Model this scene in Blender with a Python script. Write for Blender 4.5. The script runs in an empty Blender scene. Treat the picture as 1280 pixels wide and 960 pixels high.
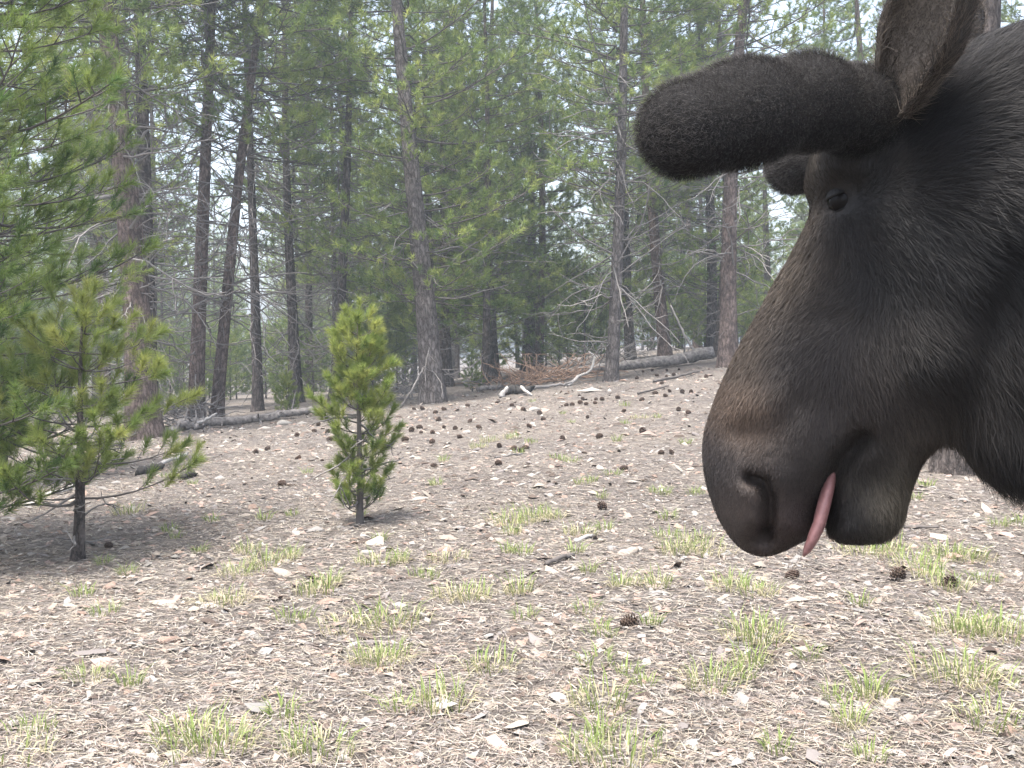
import bpy, math, random
import numpy as np
from mathutils import Vector, Matrix

# ------------------------------------------------------------------ camera, sky, sun, exposure
scene = bpy.context.scene
COL = scene.collection
FPX = 1300.0                                   # focal length in photograph pixels (1280 wide)
PITCH = math.atan(50 / FPX)
CAM = np.array([0.0, 0.0, 1.2])
cam_d = bpy.data.cameras.new('camera')
cam = bpy.data.objects.new('camera', cam_d)
COL.objects.link(cam)
cam.location = CAM
cam.rotation_euler = (math.pi / 2 - PITCH, 0, 0)
cam_d.sensor_width = 36
cam_d.lens = 36 * FPX / 1280
cam_d.clip_start = 0.02
cam_d.clip_end = 2000
scene.camera = cam

SUN_EL, SUN_AZ = math.radians(72), math.radians(-142)      # azimuth measured from +Y towards +X
world = bpy.data.worlds.new('World')
scene.world = world
world.use_nodes = True
wn, wl = world.node_tree.nodes, world.node_tree.links
wn.clear()
sky = wn.new('ShaderNodeTexSky')
sky.sky_type = 'NISHITA'
sky.sun_disc = False
sky.sun_elevation = SUN_EL
sky.sun_rotation = SUN_AZ
sky.air_density = 1.0
sky.dust_density = 4.0
sky.ozone_density = 1.0
hs = wn.new('ShaderNodeHueSaturation')           # thin high overcast: a paler sky
hs.inputs['Saturation'].default_value = 0.68
bg = wn.new('ShaderNodeBackground')
bg.inputs['Strength'].default_value = 0.15
wo = wn.new('ShaderNodeOutputWorld')
wl.new(sky.outputs[0], hs.inputs['Color'])
wl.new(hs.outputs[0], bg.inputs['Color'])
wl.new(bg.outputs[0], wo.inputs['Surface'])

sd = bpy.data.lights.new('sun', 'SUN')
sd.energy = 2.7
sd.angle = math.radians(18)
sd.color = (1.0, 0.95, 0.88)
sun = bpy.data.objects.new('sun', sd)
COL.objects.link(sun)
sdir = Vector((math.sin(SUN_AZ) * math.cos(SUN_EL), math.cos(SUN_AZ) * math.cos(SUN_EL), math.sin(SUN_EL)))
sun.rotation_euler = sdir.to_track_quat('Z', 'Y').to_euler()
sun.location = (0, 0, 30)

vs = scene.view_settings
vs.view_transform = 'Standard'
vs.look = 'None'
vs.exposure = 1.84
vs.gamma = 1
vs.use_curve_mapping = False

# ------------------------------------------------------------------ helpers
RIGHT = np.array([1.0, 0, 0])
FWD = np.array([0, math.cos(PITCH), -math.sin(PITCH)])
UP = np.array([0, math.sin(PITCH), math.cos(PITCH)])


def ray(px, py):
    return FWD + RIGHT * ((px - 640) / FPX) + UP * ((480 - py) / FPX)


def at(px, py, Y):
    r = ray(px, py)
    return CAM + r * (Y / r[1])


def gz(x, y):
    """height of the ground"""
    x = np.asarray(x, float)
    y = np.asarray(y, float)
    yy = np.clip(y, 0, None)
    q = 21.0 * np.tanh(yy / 21.0 * 1.02)
    xs = 9 * np.tanh(x / 9)
    h = (q / 18) ** 1.2 * (0.42 + 0.13 * xs)
    h = h - 0.018 * np.clip(yy - 24, 0, 60)
    h = h + 0.022 * np.sin(x * 1.7 + 0.6 * y) * np.sin(y * 1.3 - 0.4 * x) + 0.012 * np.sin(x * 4.1 + 1.3) * np.sin(y * 3.7 + x)
    return h


def ground_at(px, py):
    r = ray(px, py)
    t = 1.0
    prev = t
    while t < 200:
        p = CAM + r * t
        if p[2] < gz(p[0], p[1]):
            a, b = prev, t
            for _ in range(30):
                m = (a + b) / 2
                p = CAM + r * m
                if p[2] < gz(p[0], p[1]):
                    b = m
                else:
                    a = m
            p = CAM + r * b
            return np.array([p[0], p[1], float(gz(p[0], p[1]))])
        prev = t
        t *= 1.02
    p = CAM + r * 30
    return np.array([p[0], p[1], float(gz(p[0], p[1]))])


def on_ground(px, Y, sink=0.0):
    x = (px - 640) / FPX * Y
    return np.array([x, Y, float(gz(x, Y)) - sink])


def mesh_np(name, V, faces, attrs=None, smooth=False):
    me = bpy.data.meshes.new(name)
    V = np.ascontiguousarray(V, np.float32).reshape(-1, 3)
    if not isinstance(faces, (list, tuple)):
        faces = [faces]
    idx = np.concatenate([np.asarray(f, np.int32).ravel() for f in faces])
    tot = np.concatenate([np.full(len(f), np.asarray(f).shape[1], np.int32) for f in faces])
    st = np.concatenate([[0], np.cumsum(tot)[:-1]]).astype(np.int32)
    me.vertices.add(len(V))
    me.vertices.foreach_set('co', V.ravel())
    me.loops.add(len(idx))
    me.loops.foreach_set('vertex_index', idx)
    me.polygons.add(len(tot))
    me.polygons.foreach_set('loop_start', st)
    if smooth:
        me.polygons.foreach_set('use_smooth', np.ones(len(tot), bool))
    me.update(calc_edges=True)
    me.validate()
    if attrs:
        for k, v in attrs.items():
            v = np.asarray(v, np.float32)
            if v.ndim == 1:
                a = me.attributes.new(k, 'FLOAT', 'POINT')
                a.data.foreach_set('value', v)
            else:
                a = me.attributes.new(k, 'FLOAT_COLOR', 'POINT')
                c = np.ones((len(v), 4), np.float32)
                c[:, :3] = v
                a.data.foreach_set('color', c.ravel())
    return me


def obj(name, me, mat=None, parent=None, loc=None, kind=None):
    o = bpy.data.objects.new(name, me)
    COL.objects.link(o)
    if mat is not None and me is not None and len(me.materials) == 0:
        me.materials.append(mat)
    if parent is not None:
        o.parent = parent
    if loc is not None:
        o.location = [float(c) for c in loc]
    if kind:
        o['kind'] = kind
    return o


def empty(name, loc, rot=(0, 0, 0), scale=1.0):
    o = bpy.data.objects.new(name, None)
    COL.objects.link(o)
    o.empty_display_size = 0.2
    o.location = [float(c) for c in loc]
    o.rotation_euler = rot
    o.scale = (scale, scale, scale)
    return o


def tag(o, label, cat, group=None):
    o['label'] = label
    o['category'] = cat
    if group:
        o['group'] = group
    return o


def norm(v):
    return v / np.maximum(np.linalg.norm(v, axis=-1, keepdims=True), 1e-9)


def tubes(P, R, sides=5, cap=True, jitter=0.0, rng=None):
    """P (N,K,3) centre lines, R (N,K) radii -> verts, quads, caps"""
    P = np.asarray(P, float)
    R = np.asarray(R, float)
    N, K, _ = P.shape
    T = np.gradient(P, axis=1)
    T = norm(T)
    ref = np.where(np.abs(T[:, :1, 2:3]) > 0.8, np.array([1.0, 0, 0]), np.array([0, 0, 1.0]))
    A = norm(np.cross(T, np.broadcast_to(ref, T.shape)))
    B = np.cross(T, A)
    th = np.arange(sides) * 2 * math.pi / sides
    rr = R[:, :, None] * np.ones(sides)
    if jitter and rng is not None:
        rr = rr * (1 + jitter * rng.normal(size=(N, 1, sides)) + 0.35 * jitter * rng.normal(size=rr.shape))
    V = P[:, :, None, :] + rr[..., None] * (np.cos(th)[:, None] * A[:, :, None, :] + np.sin(th)[:, None] * B[:, :, None, :])
    base = (np.arange(N) * K * sides)[:, None, None]
    k = (np.arange(K - 1) * sides)[None, :, None]
    s = np.arange(sides)[None, None, :]
    s2 = (s + 1) % sides
    q = np.stack([base + k + s, base + k + s2, base + k + sides + s2, base + k + sides + s], -1).reshape(-1, 4)
    out = [q]
    if cap:
        c1 = (np.arange(N) * K * sides)[:, None] + np.arange(sides)[None, ::-1]
        c2 = (np.arange(N) * K * sides + (K - 1) * sides)[:, None] + np.arange(sides)[None, :]
        out += [c1, c2]
    return V.reshape(-1, 3), out


def merge(parts):
    Vs, Fs, off = [], [], 0
    for V, fl in parts:
        Vs.append(V)
        for f in fl:
            Fs.append(np.asarray(f) + off)
        off += len(V)
    return np.concatenate(Vs), Fs


# ------------------------------------------------------------------ materials
def mat_new(name):
    m = bpy.data.materials.new(name)
    m.use_nodes = True
    nt = m.node_tree
    nt.nodes.clear()
    out = nt.nodes.new('ShaderNodeOutputMaterial')
    return m, nt.nodes, nt.links, out


def N(nodes, t, **kw):
    n = nodes.new(t)
    for k, v in kw.items():
        if k in n.inputs:
            n.inputs[k].default_value = v
        else:
            setattr(n, k, v)
    return n


def ramp(nodes, stops):
    r = nodes.new('ShaderNodeValToRGB')
    e = r.color_ramp.elements
    e[0].position, e[0].color = stops[0][0], (*stops[0][1], 1)
    e[1].position, e[1].color = stops[-1][0], (*stops[-1][1], 1)
    for p, c in stops[1:-1]:
        k = e.new(p)
        k.color = (*c, 1)
    return r


def needle_mat(name, dark, mid, light, trans=0.35):
    m, n, l, out = mat_new(name)
    a = N(n, 'ShaderNodeAttribute', attribute_name='tint')
    oi = n.new('ShaderNodeObjectInfo')
    add = N(n, 'ShaderNodeMath', operation='MULTIPLY_ADD')
    add.inputs[1].default_value = 0.25
    l.new(oi.outputs['Random'], add.inputs[0])
    l.new(a.outputs['Fac'], add.inputs[2])
    sub = N(n, 'ShaderNodeMath', operation='SUBTRACT')
    sub.inputs[1].default_value = 0.125
    l.new(add.outputs[0], sub.inputs[0])
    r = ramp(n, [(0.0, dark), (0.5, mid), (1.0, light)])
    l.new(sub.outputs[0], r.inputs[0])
    p = N(n, 'ShaderNodeBsdfPrincipled', Roughness=0.45)
    p.inputs['Specular IOR Level'].default_value = 0.35
    l.new(r.outputs[0], p.inputs['Base Color'])
    t = n.new('ShaderNodeBsdfTranslucent')
    l.new(r.outputs[0], t.inputs['Color'])
    mx = N(n, 'ShaderNodeMixShader', Fac=trans)
    l.new(p.outputs[0], mx.inputs[1])
    l.new(t.outputs[0], mx.inputs[2])
    l.new(mx.outputs[0], out.inputs[0])
    return m


def bark_mat(name, c1, c2, c3, scale=1.0):
    m, n, l, out = mat_new(name)
    tc = n.new('ShaderNodeTexCoord')
    mp = N(n, 'ShaderNodeMapping')
    mp.inputs['Scale'].default_value = (17 * scale, 17 * scale, 5.5 * scale)
    l.new(tc.outputs['Object'], mp.inputs[0])
    v = N(n, 'ShaderNodeTexVoronoi', feature='DISTANCE_TO_EDGE', Scale=2.6)
    nz = N(n, 'ShaderNodeTexNoise', Scale=2.5, Detail=6.0, Roughness=0.65)
    l.new(mp.outputs[0], nz.inputs['Vector'])
    mixv = N(n, 'ShaderNodeMixRGB', Fac=0.6)
    l.new(mp.outputs[0], mixv.inputs[1])
    l.new(nz.outputs['Color'], mixv.inputs[2])
    l.new(mixv.outputs[0], v.inputs['Vector'])
    r = ramp(n, [(0.0, c1), (0.10, c2), (0.38, c3)])
    l.new(v.outputs['Distance'], r.inputs[0])
    n2 = N(n, 'ShaderNodeTexNoise', Scale=3.2, Detail=8.0, Roughness=0.75)
    l.new(tc.outputs['Object'], n2.inputs['Vector'])
    mx = N(n, 'ShaderNodeMixRGB', blend_type='MULTIPLY', Fac=0.85)
    r2 = ramp(n, [(0.36, (0.42, 0.40, 0.40)), (0.52, (1.0, 0.97, 0.96)), (0.66, (1.6, 1.55, 1.5))])
    l.new(n2.outputs['Fac'], r2.inputs[0])
    l.new(r.outputs[0], mx.inputs[1])
    l.new(r2.outputs[0], mx.inputs[2])
    p = N(n, 'ShaderNodeBsdfPrincipled', Roughness=0.9)
    p.inputs['Specular IOR Level'].default_value = 0.15
    l.new(mx.outputs[0], p.inputs['Base Color'])
    bsum = N(n, 'ShaderNodeMath', operation='ADD')
    l.new(v.outputs['Distance'], bsum.inputs[0])
    l.new(nz.outputs['Fac'], bsum.inputs[1])
    b = N(n, 'ShaderNodeBump', Strength=0.9, Distance=0.03)
    l.new(bsum.outputs[0], b.inputs['Height'])
    l.new(b.outputs[0], p.inputs['Normal'])
    l.new(p.outputs[0], out.inputs[0])
    return m


def attr_mat(name, attr='col', rough=0.85, bump=0.0, vary=0.0, spec=0.2, trans=0.0, bscale=60):
    m, n, l, out = mat_new(name)
    a = N(n, 'ShaderNodeAttribute', attribute_name=attr)
    p = N(n, 'ShaderNodeBsdfPrincipled', Roughness=rough)
    p.inputs['Specular IOR Level'].default_value = spec
    csock = a.outputs['Color']
    tc = n.new('ShaderNodeTexCoord')
    if vary:
        nz = N(n, 'ShaderNodeTexNoise', Scale=bscale * 0.4, Detail=5.0)
        l.new(tc.outputs['Object'], nz.inputs['Vector'])
        r = ramp(n, [(0.3, (1 - vary,) * 3), (0.7, (1 + vary,) * 3)])
        l.new(nz.outputs['Fac'], r.inputs[0])
        mx = N(n, 'ShaderNodeMixRGB', blend_type='MULTIPLY', Fac=1.0)
        l.new(csock, mx.inputs[1])
        l.new(r.outputs[0], mx.inputs[2])
        csock = mx.outputs[0]
    l.new(csock, p.inputs['Base Color'])
    if bump:
        nb = N(n, 'ShaderNodeTexNoise', Scale=float(bscale), Detail=4.0)
        l.new(tc.outputs['Object'], nb.inputs['Vector'])
        b = N(n, 'ShaderNodeBump', Strength=bump, Distance=0.01)
        l.new(nb.outputs['Fac'], b.inputs['Height'])
        l.new(b.outputs[0], p.inputs['Normal'])
    if trans:
        t = n.new('ShaderNodeBsdfTranslucent')
        l.new(csock, t.inputs['Color'])
        mx2 = N(n, 'ShaderNodeMixShader', Fac=trans)
        l.new(p.outputs[0], mx2.inputs[1])
        l.new(t.outputs[0], mx2.inputs[2])
        l.new(mx2.outputs[0], out.inputs[0])
    else:
        l.new(p.outputs[0], out.inputs[0])
    return m


def plain_mat(name, col, rough=0.8, spec=0.3, nscale=20.0, vary=0.3, bump=0.3):
    m, n, l, out = mat_new(name)
    tc = n.new('ShaderNodeTexCoord')
    oi = n.new('ShaderNodeObjectInfo')
    nz = N(n, 'ShaderNodeTexNoise', Scale=nscale, Detail=6.0, Roughness=0.6)
    l.new(tc.outputs['Object'], nz.inputs['Vector'])
    r = ramp(n, [(0.3, tuple(c * (1 - vary) for c in col)), (0.7, tuple(c * (1 + vary) for c in col))])
    l.new(nz.outputs['Fac'], r.inputs[0])
    p = N(n, 'ShaderNodeBsdfPrincipled', Roughness=rough)
    p.inputs['Specular IOR Level'].default_value = spec
    l.new(r.outputs[0], p.inputs['Base Color'])
    b = N(n, 'ShaderNodeBump', Strength=bump, Distance=0.01)
    l.new(nz.outputs['Fac'], b.inputs['Height'])
    l.new(b.outputs[0], p.inputs['Normal'])
    l.new(p.outputs[0], out.inputs[0])
    return m


M = {}
M['needles'] = needle_mat('pine_needles', (0.075, 0.13, 0.042), (0.19, 0.26, 0.07), (0.36, 0.40, 0.115), 0.5)
M['needles_young'] = needle_mat('young_pine_needles', (0.085, 0.15, 0.042), (0.20, 0.265, 0.068), (0.36, 0.38, 0.115), 0.5)
M['bark_grey'] = bark_mat('grey_bark', (0.05, 0.044, 0.042), (0.13, 0.117, 0.11), (0.21, 0.195, 0.19))
M['bark_red'] = bark_mat('reddish_bark', (0.055, 0.042, 0.037), (0.135, 0.105, 0.094), (0.215, 0.172, 0.155))
M['bark_dark'] = bark_mat('dark_bark', (0.035, 0.03, 0.028), (0.09, 0.078, 0.072), (0.16, 0.14, 0.13))
M['twig'] = plain_mat('dead_twig_wood', (0.17, 0.158, 0.15), nscale=9, vary=0.35)
M['branch'] = plain_mat('branch_bark', (0.085, 0.075, 0.07), nscale=9, vary=0.35)
M['log'] = plain_mat('weathered_log', (0.17, 0.155, 0.145), nscale=16, vary=0.7, bump=1.0)
M['bleached'] = plain_mat('bleached_wood', (0.36, 0.34, 0.32), nscale=14, vary=0.3)
M['charred'] = plain_mat('charred_wood', (0.035, 0.032, 0.03), nscale=25, vary=0.5, bump=0.8)
M['rock'] = attr_mat('rock', rough=0.9, bump=0.5, vary=0.22, bscale=45)
M['litter'] = attr_mat('forest_litter', rough=0.9, spec=0.1)
M['blade'] = attr_mat('grass_blade', rough=0.6, trans=0.35)
M['cone'] = attr_mat('cone_scale', rough=0.85, vary=0.3, bscale=120)


def ground_mat():
    m, n, l, out = mat_new('forest_floor')
    tc = n.new('ShaderNodeTexCoord')
    big = N(n, 'ShaderNodeTexNoise', Scale=0.55, Detail=6.0, Roughness=0.6)
    med = N(n, 'ShaderNodeTexNoise', Scale=9.0, Detail=8.0, Roughness=0.7)
    fine = N(n, 'ShaderNodeTexNoise', Scale=70.0, Detail=6.0, Roughness=0.7)
    vor = N(n, 'ShaderNodeTexVoronoi', Scale=28.0)
    for k in (big, med, fine, vor):
        l.new(tc.outputs['Object'], k.inputs['Vector'])
    r1 = ramp(n, [(0.3, (0.14, 0.122, 0.115)), (0.45, (0.255, 0.235, 0.22)), (0.58, (0.34, 0.32, 0.30)), (0.75, (0.44, 0.405, 0.38))])
    l.new(med.outputs['Fac'], r1.inputs[0])
    r2 = ramp(n, [(0.3, (0.62, 0.58, 0.56)), (0.7, (1.25, 1.22, 1.18))])
    l.new(fine.outputs['Fac'], r2.inputs[0])
    m1 = N(n, 'ShaderNodeMixRGB', blend_type='MULTIPLY', Fac=0.9)
    l.new(r1.outputs[0], m1.inputs[1])
    l.new(r2.outputs[0], m1.inputs[2])
    r3 = ramp(n, [(0.35, (0.80, 0.78, 0.78)), (0.65, (1.12, 1.08, 1.02))])
    l.new(big.outputs['Fac'], r3.inputs[0])
    m2 = N(n, 'ShaderNodeMixRGB', blend_type='MULTIPLY', Fac=1.0)
    l.new(m1.outputs[0], m2.inputs[1])
    l.new(r3.outputs[0], m2.inputs[2])
    # scattered pale and pinkish chips
    chip = ramp(n, [(0.0, (1, 1, 1)), (0.22, (1, 1, 1)), (0.3, (0, 0, 0))])
    l.new(vor.outputs['Distance'], chip.inputs[0])
    cc = N(n, 'ShaderNodeMixRGB', Fac=0.6)
    cc.inputs[1].default_value = (0.52, 0.43, 0.37, 1)
    l.new(vor.outputs['Color'], cc.inputs[0])
    cc.inputs[2].default_value = (0.42, 0.36, 0.32, 1)
    m3 = N(n, 'ShaderNodeMixRGB')
    cf = N(n, 'ShaderNodeMath', operation='MULTIPLY')
    cf.inputs[1].default_value = 0.55
    l.new(chip.outputs[0], cf.inputs[0])
    l.new(cf.outputs[0], m3.inputs[0])
    l.new(m2.outputs[0], m3.inputs[1])
    l.new(cc.outputs[0], m3.inputs[2])
    p = N(n, 'ShaderNodeBsdfPrincipled', Roughness=0.95)
    p.inputs['Specular IOR Level'].default_value = 0.1
    m4 = N(n, 'ShaderNodeMixRGB', blend_type='MULTIPLY', Fac=1.0)
    m4.inputs[2].default_value = (0.64, 0.65, 0.665, 1)
    l.new(m3.outputs[0], m4.inputs[1])
    l.new(m4.outputs[0], p.inputs['Base Color'])
    hsum = N(n, 'ShaderNodeMath', operation='ADD')
    l.new(med.outputs['Fac'], hsum.inputs[0])
    l.new(fine.outputs['Fac'], hsum.inputs[1])
    b = N(n, 'ShaderNodeBump', Strength=1.0, Distance=0.03)
    l.new(hsum.outputs[0], b.inputs['Height'])
    l.new(b.outputs[0], p.inputs['Normal'])
    l.new(p.outputs[0], out.inputs[0])
    return m


M['ground'] = ground_mat()

# ------------------------------------------------------------------ ground sheet
n = 340
s = np.linspace(-1, 1, n)
gx = np.sinh(s * 5.6) / math.sinh(5.6) * 220
s2 = np.linspace(0, 1, n)
gyv = -30 + 33 * s2 + np.where(s2 > 0, (np.sinh(s2 * 5.2) / math.sinh(5.2)) * 217, 0)
# fine rows between 1 m and 30 m
gyv = np.unique(np.concatenate([np.linspace(-60, 0, 12), np.linspace(0, 9, 150), np.linspace(9, 30, 140), np.linspace(30, 220, 40)]))
X, Y = np.meshgrid(gx, gyv, indexing='ij')
rg = np.random.default_rng(5)
Z = gz(X, Y) + rg.normal(0, 0.004, X.shape) * (np.abs(Y) < 30)
V = np.stack([X, Y, Z], -1).reshape(-1, 3)
a, b = X.shape
ii, jj = np.meshgrid(np.arange(a - 1), np.arange(b - 1), indexing='ij')
q = np.stack([ii * b + jj, (ii + 1) * b + jj, (ii + 1) * b + jj + 1, ii * b + jj + 1], -1).reshape(-1, 4)
ground = obj('ground', mesh_np('ground', V, q, smooth=True), M['ground'], kind='structure')


# ------------------------------------------------------------------ pine trees
def interp_path(P, t):
    K = len(P)
    f = np.clip(t, 0, 1) * (K - 1)
    i = int(min(math.floor(f), K - 2))
    w = f - i
    p = P[i] * (1 - w) + P[i + 1] * w
    d = P[i + 1] - P[i]
    return p, d / max(np.linalg.norm(d), 1e-9)


def grow(rng, H, zs, nb, Lfun, e0, e1, twig_n, twig_l, shoot_l, start=0.35, r_k=0.010, wiggle=0.06, azim=None, keep=None):
    """foliage-bearing branches: returns tube paths, radii and shoots (base, dir, len)"""
    paths, radii, shoots = [], [], []
    for z in zs:
        k = nb + rng.integers(-1, 2)
        ph0 = rng.uniform(0, 2 * math.pi)
        for j in range(max(1, k)):
            ph = ph0 + j * 2 * math.pi / max(1, k) + rng.normal(0, 0.35)
            if azim is not None:
                ph = azim(rng)
            L = Lfun(z) * rng.uniform(0.5, 1.25)
            if L < 0.04:
                continue
            a0 = e0 + rng.normal(0, 0.14)
            a1 = e1 + rng.normal(0, 0.2)
            p = np.array([0, 0, z + rng.normal(0, 0.03) * H * 0.1])
            pts = [p]
            K = 6
            pj = ph
            for i in range(K):
                t = i / (K - 1)
                e = a0 * (1 - t) + a1 * t
                pj += rng.normal(0, wiggle * 2)
                dd = np.array([math.cos(pj) * math.cos(e), math.sin(pj) * math.cos(e), math.sin(e)])
                p = p + dd * L / K
                pts.append(p)
            pts = np.array(pts)
            paths.append(pts)
            r0 = 0.003 + r_k * L
            radii.append(np.linspace(r0, r0 * 0.3, K + 1))
            _, d = interp_path(pts, 1)
            shoots.append((pts[-1] - d * shoot_l * 0.6, d, shoot_l * rng.uniform(0.9, 1.3)))
            nt = max(1, int(round(twig_n * L + rng.uniform(-0.5, 0.5))))
            for i in range(nt):
                t = start + (0.97 - start) * (i + rng.uniform(0, 1)) / nt
                b, d = interp_path(pts, t)
                side = 1 if i % 2 else -1
                lat = norm(np.cross(d, [0, 0, 1.0]))
                ang = rng.uniform(0.45, 1.0)
                td = norm(d * math.cos(ang) + lat * side * math.sin(ang) + np.array([0, 0, rng.uniform(-0.05, 0.45)]))
                tl = twig_l * rng.uniform(0.5, 1.2) * (1.15 - 0.6 * t)
                mid = b + td * tl * 0.5 + rng.normal(0, 0.03, 3) * tl
                end = b + td * tl + np.array([0, 0, 0.12 * tl])
                tp = np.linspace(0, 1, K + 1)[:, None]
                q2 = (1 - tp) ** 2 * b + 2 * tp * (1 - tp) * mid + tp ** 2 * end
                paths.append(q2)
                radii.append(np.linspace(r0 * 0.4, r0 * 0.2, K + 1))
                dd = norm(norm(end - mid) + np.array([0, 0, rng.uniform(0.1, 0.9)]))
                shoots.append((end - dd * shoot_l * 0.75, dd, shoot_l * rng.uniform(0.8, 1.2)))
                if tl > 2.2 * shoot_l:
                    m2, d2 = interp_path(q2, 0.55)
                    dd2 = norm(d2 + rng.normal(0, 0.5, 3) + np.array([0, 0, 0.3]))
                    shoots.append((m2, dd2, shoot_l * rng.uniform(0.7, 1.0)))
    return paths, radii, shoots


def dead_limbs(rng, zs, Lfun, elev=-0.05, K=6, subs=4, rk=0.011):
    paths, radii = [], []
    for z in zs:
        ph = rng.uniform(0, 2 * math.pi)
        L = Lfun(z) * rng.uniform(0.4, 1.2)
        e = elev + rng.normal(0, 0.3)
        p = np.array([0, 0, z])
        pts = [p]
        for i in range(K):
            e += rng.normal(0, 0.2)
            ph += rng.normal(0, 0.17)
            p = p + np.array([math.cos(ph) * math.cos(e), math.sin(ph) * math.cos(e), math.sin(e)]) * L / K
            pts.append(p)
        pts = np.array(pts)
        r0 = 0.004 + rk * L
        paths.append(pts)
        radii.append(np.linspace(r0, r0 * 0.35, K + 1))
        for s_ in range(rng.integers(1, subs + 1)):
            t = rng.uniform(0.25, 0.95)
            b, d = interp_path(pts, t)
            dd = norm(d + rng.normal(0, 0.6, 3))
            l2 = L * rng.uniform(0.15, 0.45)
            q = [b]
            c = b
            for i in range(K):
                dd = norm(dd + rng.normal(0, 0.22, 3))
                c = c + dd * l2 / K
                q.append(c)
            paths.append(np.array(q))
            radii.append(np.linspace(r0 * 0.5, r0 * 0.22, K + 1))
    return paths, radii


def needles(rng, shoots, n_per, nl, nw, tint_mu=0.45, tint_sd=0.18, spread=(0.35, 1.05)):
    B = np.array([s_[0] for s_ in shoots])
    D = np.array([s_[1] for s_ in shoots])
    L = np.array([s_[2] for s_ in shoots])
    S = len(B)
    t = np.sqrt(rng.uniform(0.02, 1, (S, n_per)))
    ref = np.where(np.abs(D[:, 2:3]) > 0.9, np.array([1.0, 0, 0]), np.array([0, 0, 1.0]))
    A = norm(np.cross(D, ref))
    C = np.cross(D, A)
    az = rng.uniform(0, 2 * math.pi, (S, n_per))
    th = rng.uniform(spread[0], spread[1], (S, n_per)) * (1.15 - 0.55 * t)
    dirs = D[:, None] * np.cos(th)[..., None] + (A[:, None] * np.cos(az)[..., None] + C[:, None] * np.sin(az)[..., None]) * np.sin(th)[..., None]
    base = B[:, None] + D[:, None] * (t * L[:, None])[..., None]
    ln = nl * rng.uniform(0.75, 1.15, (S, n_per))
    tip = base + dirs * ln[..., None]
    tip[..., 2] -= 0.05 * ln
    sd_ = norm(np.cross(dirs, rng.normal(size=dirs.shape)))
    w = nw * 0.5
    V = np.stack([base - sd_ * w, base + sd_ * w, tip], 2).reshape(-1, 3)
    F = np.arange(len(V)).reshape(-1, 3)
    tint = np.clip(rng.normal(tint_mu, tint_sd, (S, 1)) + rng.normal(0, 0.08, (S, n_per)), 0, 1)
    tint = np.repeat(tint.reshape(-1), 3)
    return V, F, tint


def trunk_mesh(name, rng, H, r0, r1, bend=0.0, sides=14, rings=26, flare=1.35, lump=0.05):
    t = np.linspace(0, 1, rings) ** 1.3
    z = t * (H + 0.25) - 0.25
    c = np.zeros((rings, 3))
    c[:, 2] = z
    c[:, 0] = bend * np.sin(t * 5.0) * r0 * 1.2
    c[:, 1] = bend * np.cos(t * 4.0 + 1) * r0 * 1.0 - bend * math.cos(1) * r0
    r = r0 + (r1 - r0) * np.clip(z / H, 0, 1) ** 0.85
    r = r * (1 + (flare - 1) * np.exp(-np.clip(z, 0, None) / (r0 * 1.6)))
    th = np.arange(sides) * 2 * math.pi / sides
    lob = 1 + lump * np.sin(3 * th + 1.0)[None] * np.exp(-np.clip(z, 0, None) / (r0 * 3))[:, None] * 2 + rng.normal(0, lump * 0.45, (rings, sides))
    V = c[:, None] + (r[:, None] * lob)[..., None] * np.stack([np.cos(th), np.sin(th), 0 * th], -1)[None]
    V = V.reshape(-1, 3)
    k = (np.arange(rings - 1) * sides)[:, None]
    s_ = np.arange(sides)[None]
    q = np.stack([k + s_, k + (s_ + 1) % sides, k + sides + (s_ + 1) % sides, k + sides + s_], -1).reshape(-1, 4)
    caps = [np.arange(sides)[None, ::-1], (np.arange(sides) + (rings - 1) * sides)[None]]
    return mesh_np(name, V, [q] + caps, smooth=True)


def tube_mesh(name, paths, radii, sides=4):
    V, F = tubes(np.array(paths), np.array(radii), sides, cap=False)
    return mesh_np(name, V, F, smooth=True)


PROTO = []


def tall_proto(seed, H, live0, Lmax, dead0, dead_n, dens=1.0):
    rng = np.random.default_rng(seed)
    def Lf(z):
        t = (z - live0) / (H - live0)
        return Lmax * (0.55 + 0.9 * t) * (1 - t) ** 0.75 * 1.25 + 0.12
    zs = []
    z = live0
    while z < H * 0.985:
        zs.append(z)
        z += rng.uniform(0.22, 0.42) / dens
    P, R, S = grow(rng, H, zs, 4, Lf, 0.05, 0.4, 6.0, 0.62, 0.17, start=0.25, r_k=0.008)
    dz = np.sort(rng.uniform(dead0, live0 + 2.2, dead_n))
    if dead_n:
        DP, DR = dead_limbs(rng, dz, lambda z: Lmax * (0.75 if z > 1.5 else 0.5), elev=-0.08, rk=0.008)
    V, F, tint = needles(rng, S, 34, 0.13, 0.013, 0.5, 0.22, (0.5, 1.55))
    cl = 0.5 + 0.5 * np.sin(V[:, 0] * 2.1 + seed) * np.sin(V[:, 2] * 1.7 + V[:, 1] * 1.9)
    tint = np.clip(tint + 0.22 * (cl - 0.5), 0, 1)
    return dict(H=H,
                crown=mesh_np('crown', V, F, {'tint': tint}),
                limbs=tube_mesh('branches', P, R, 4),
                dead=tube_mesh('dead_branches', DP, DR, 4) if dead_n else None, n=len(F))


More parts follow.
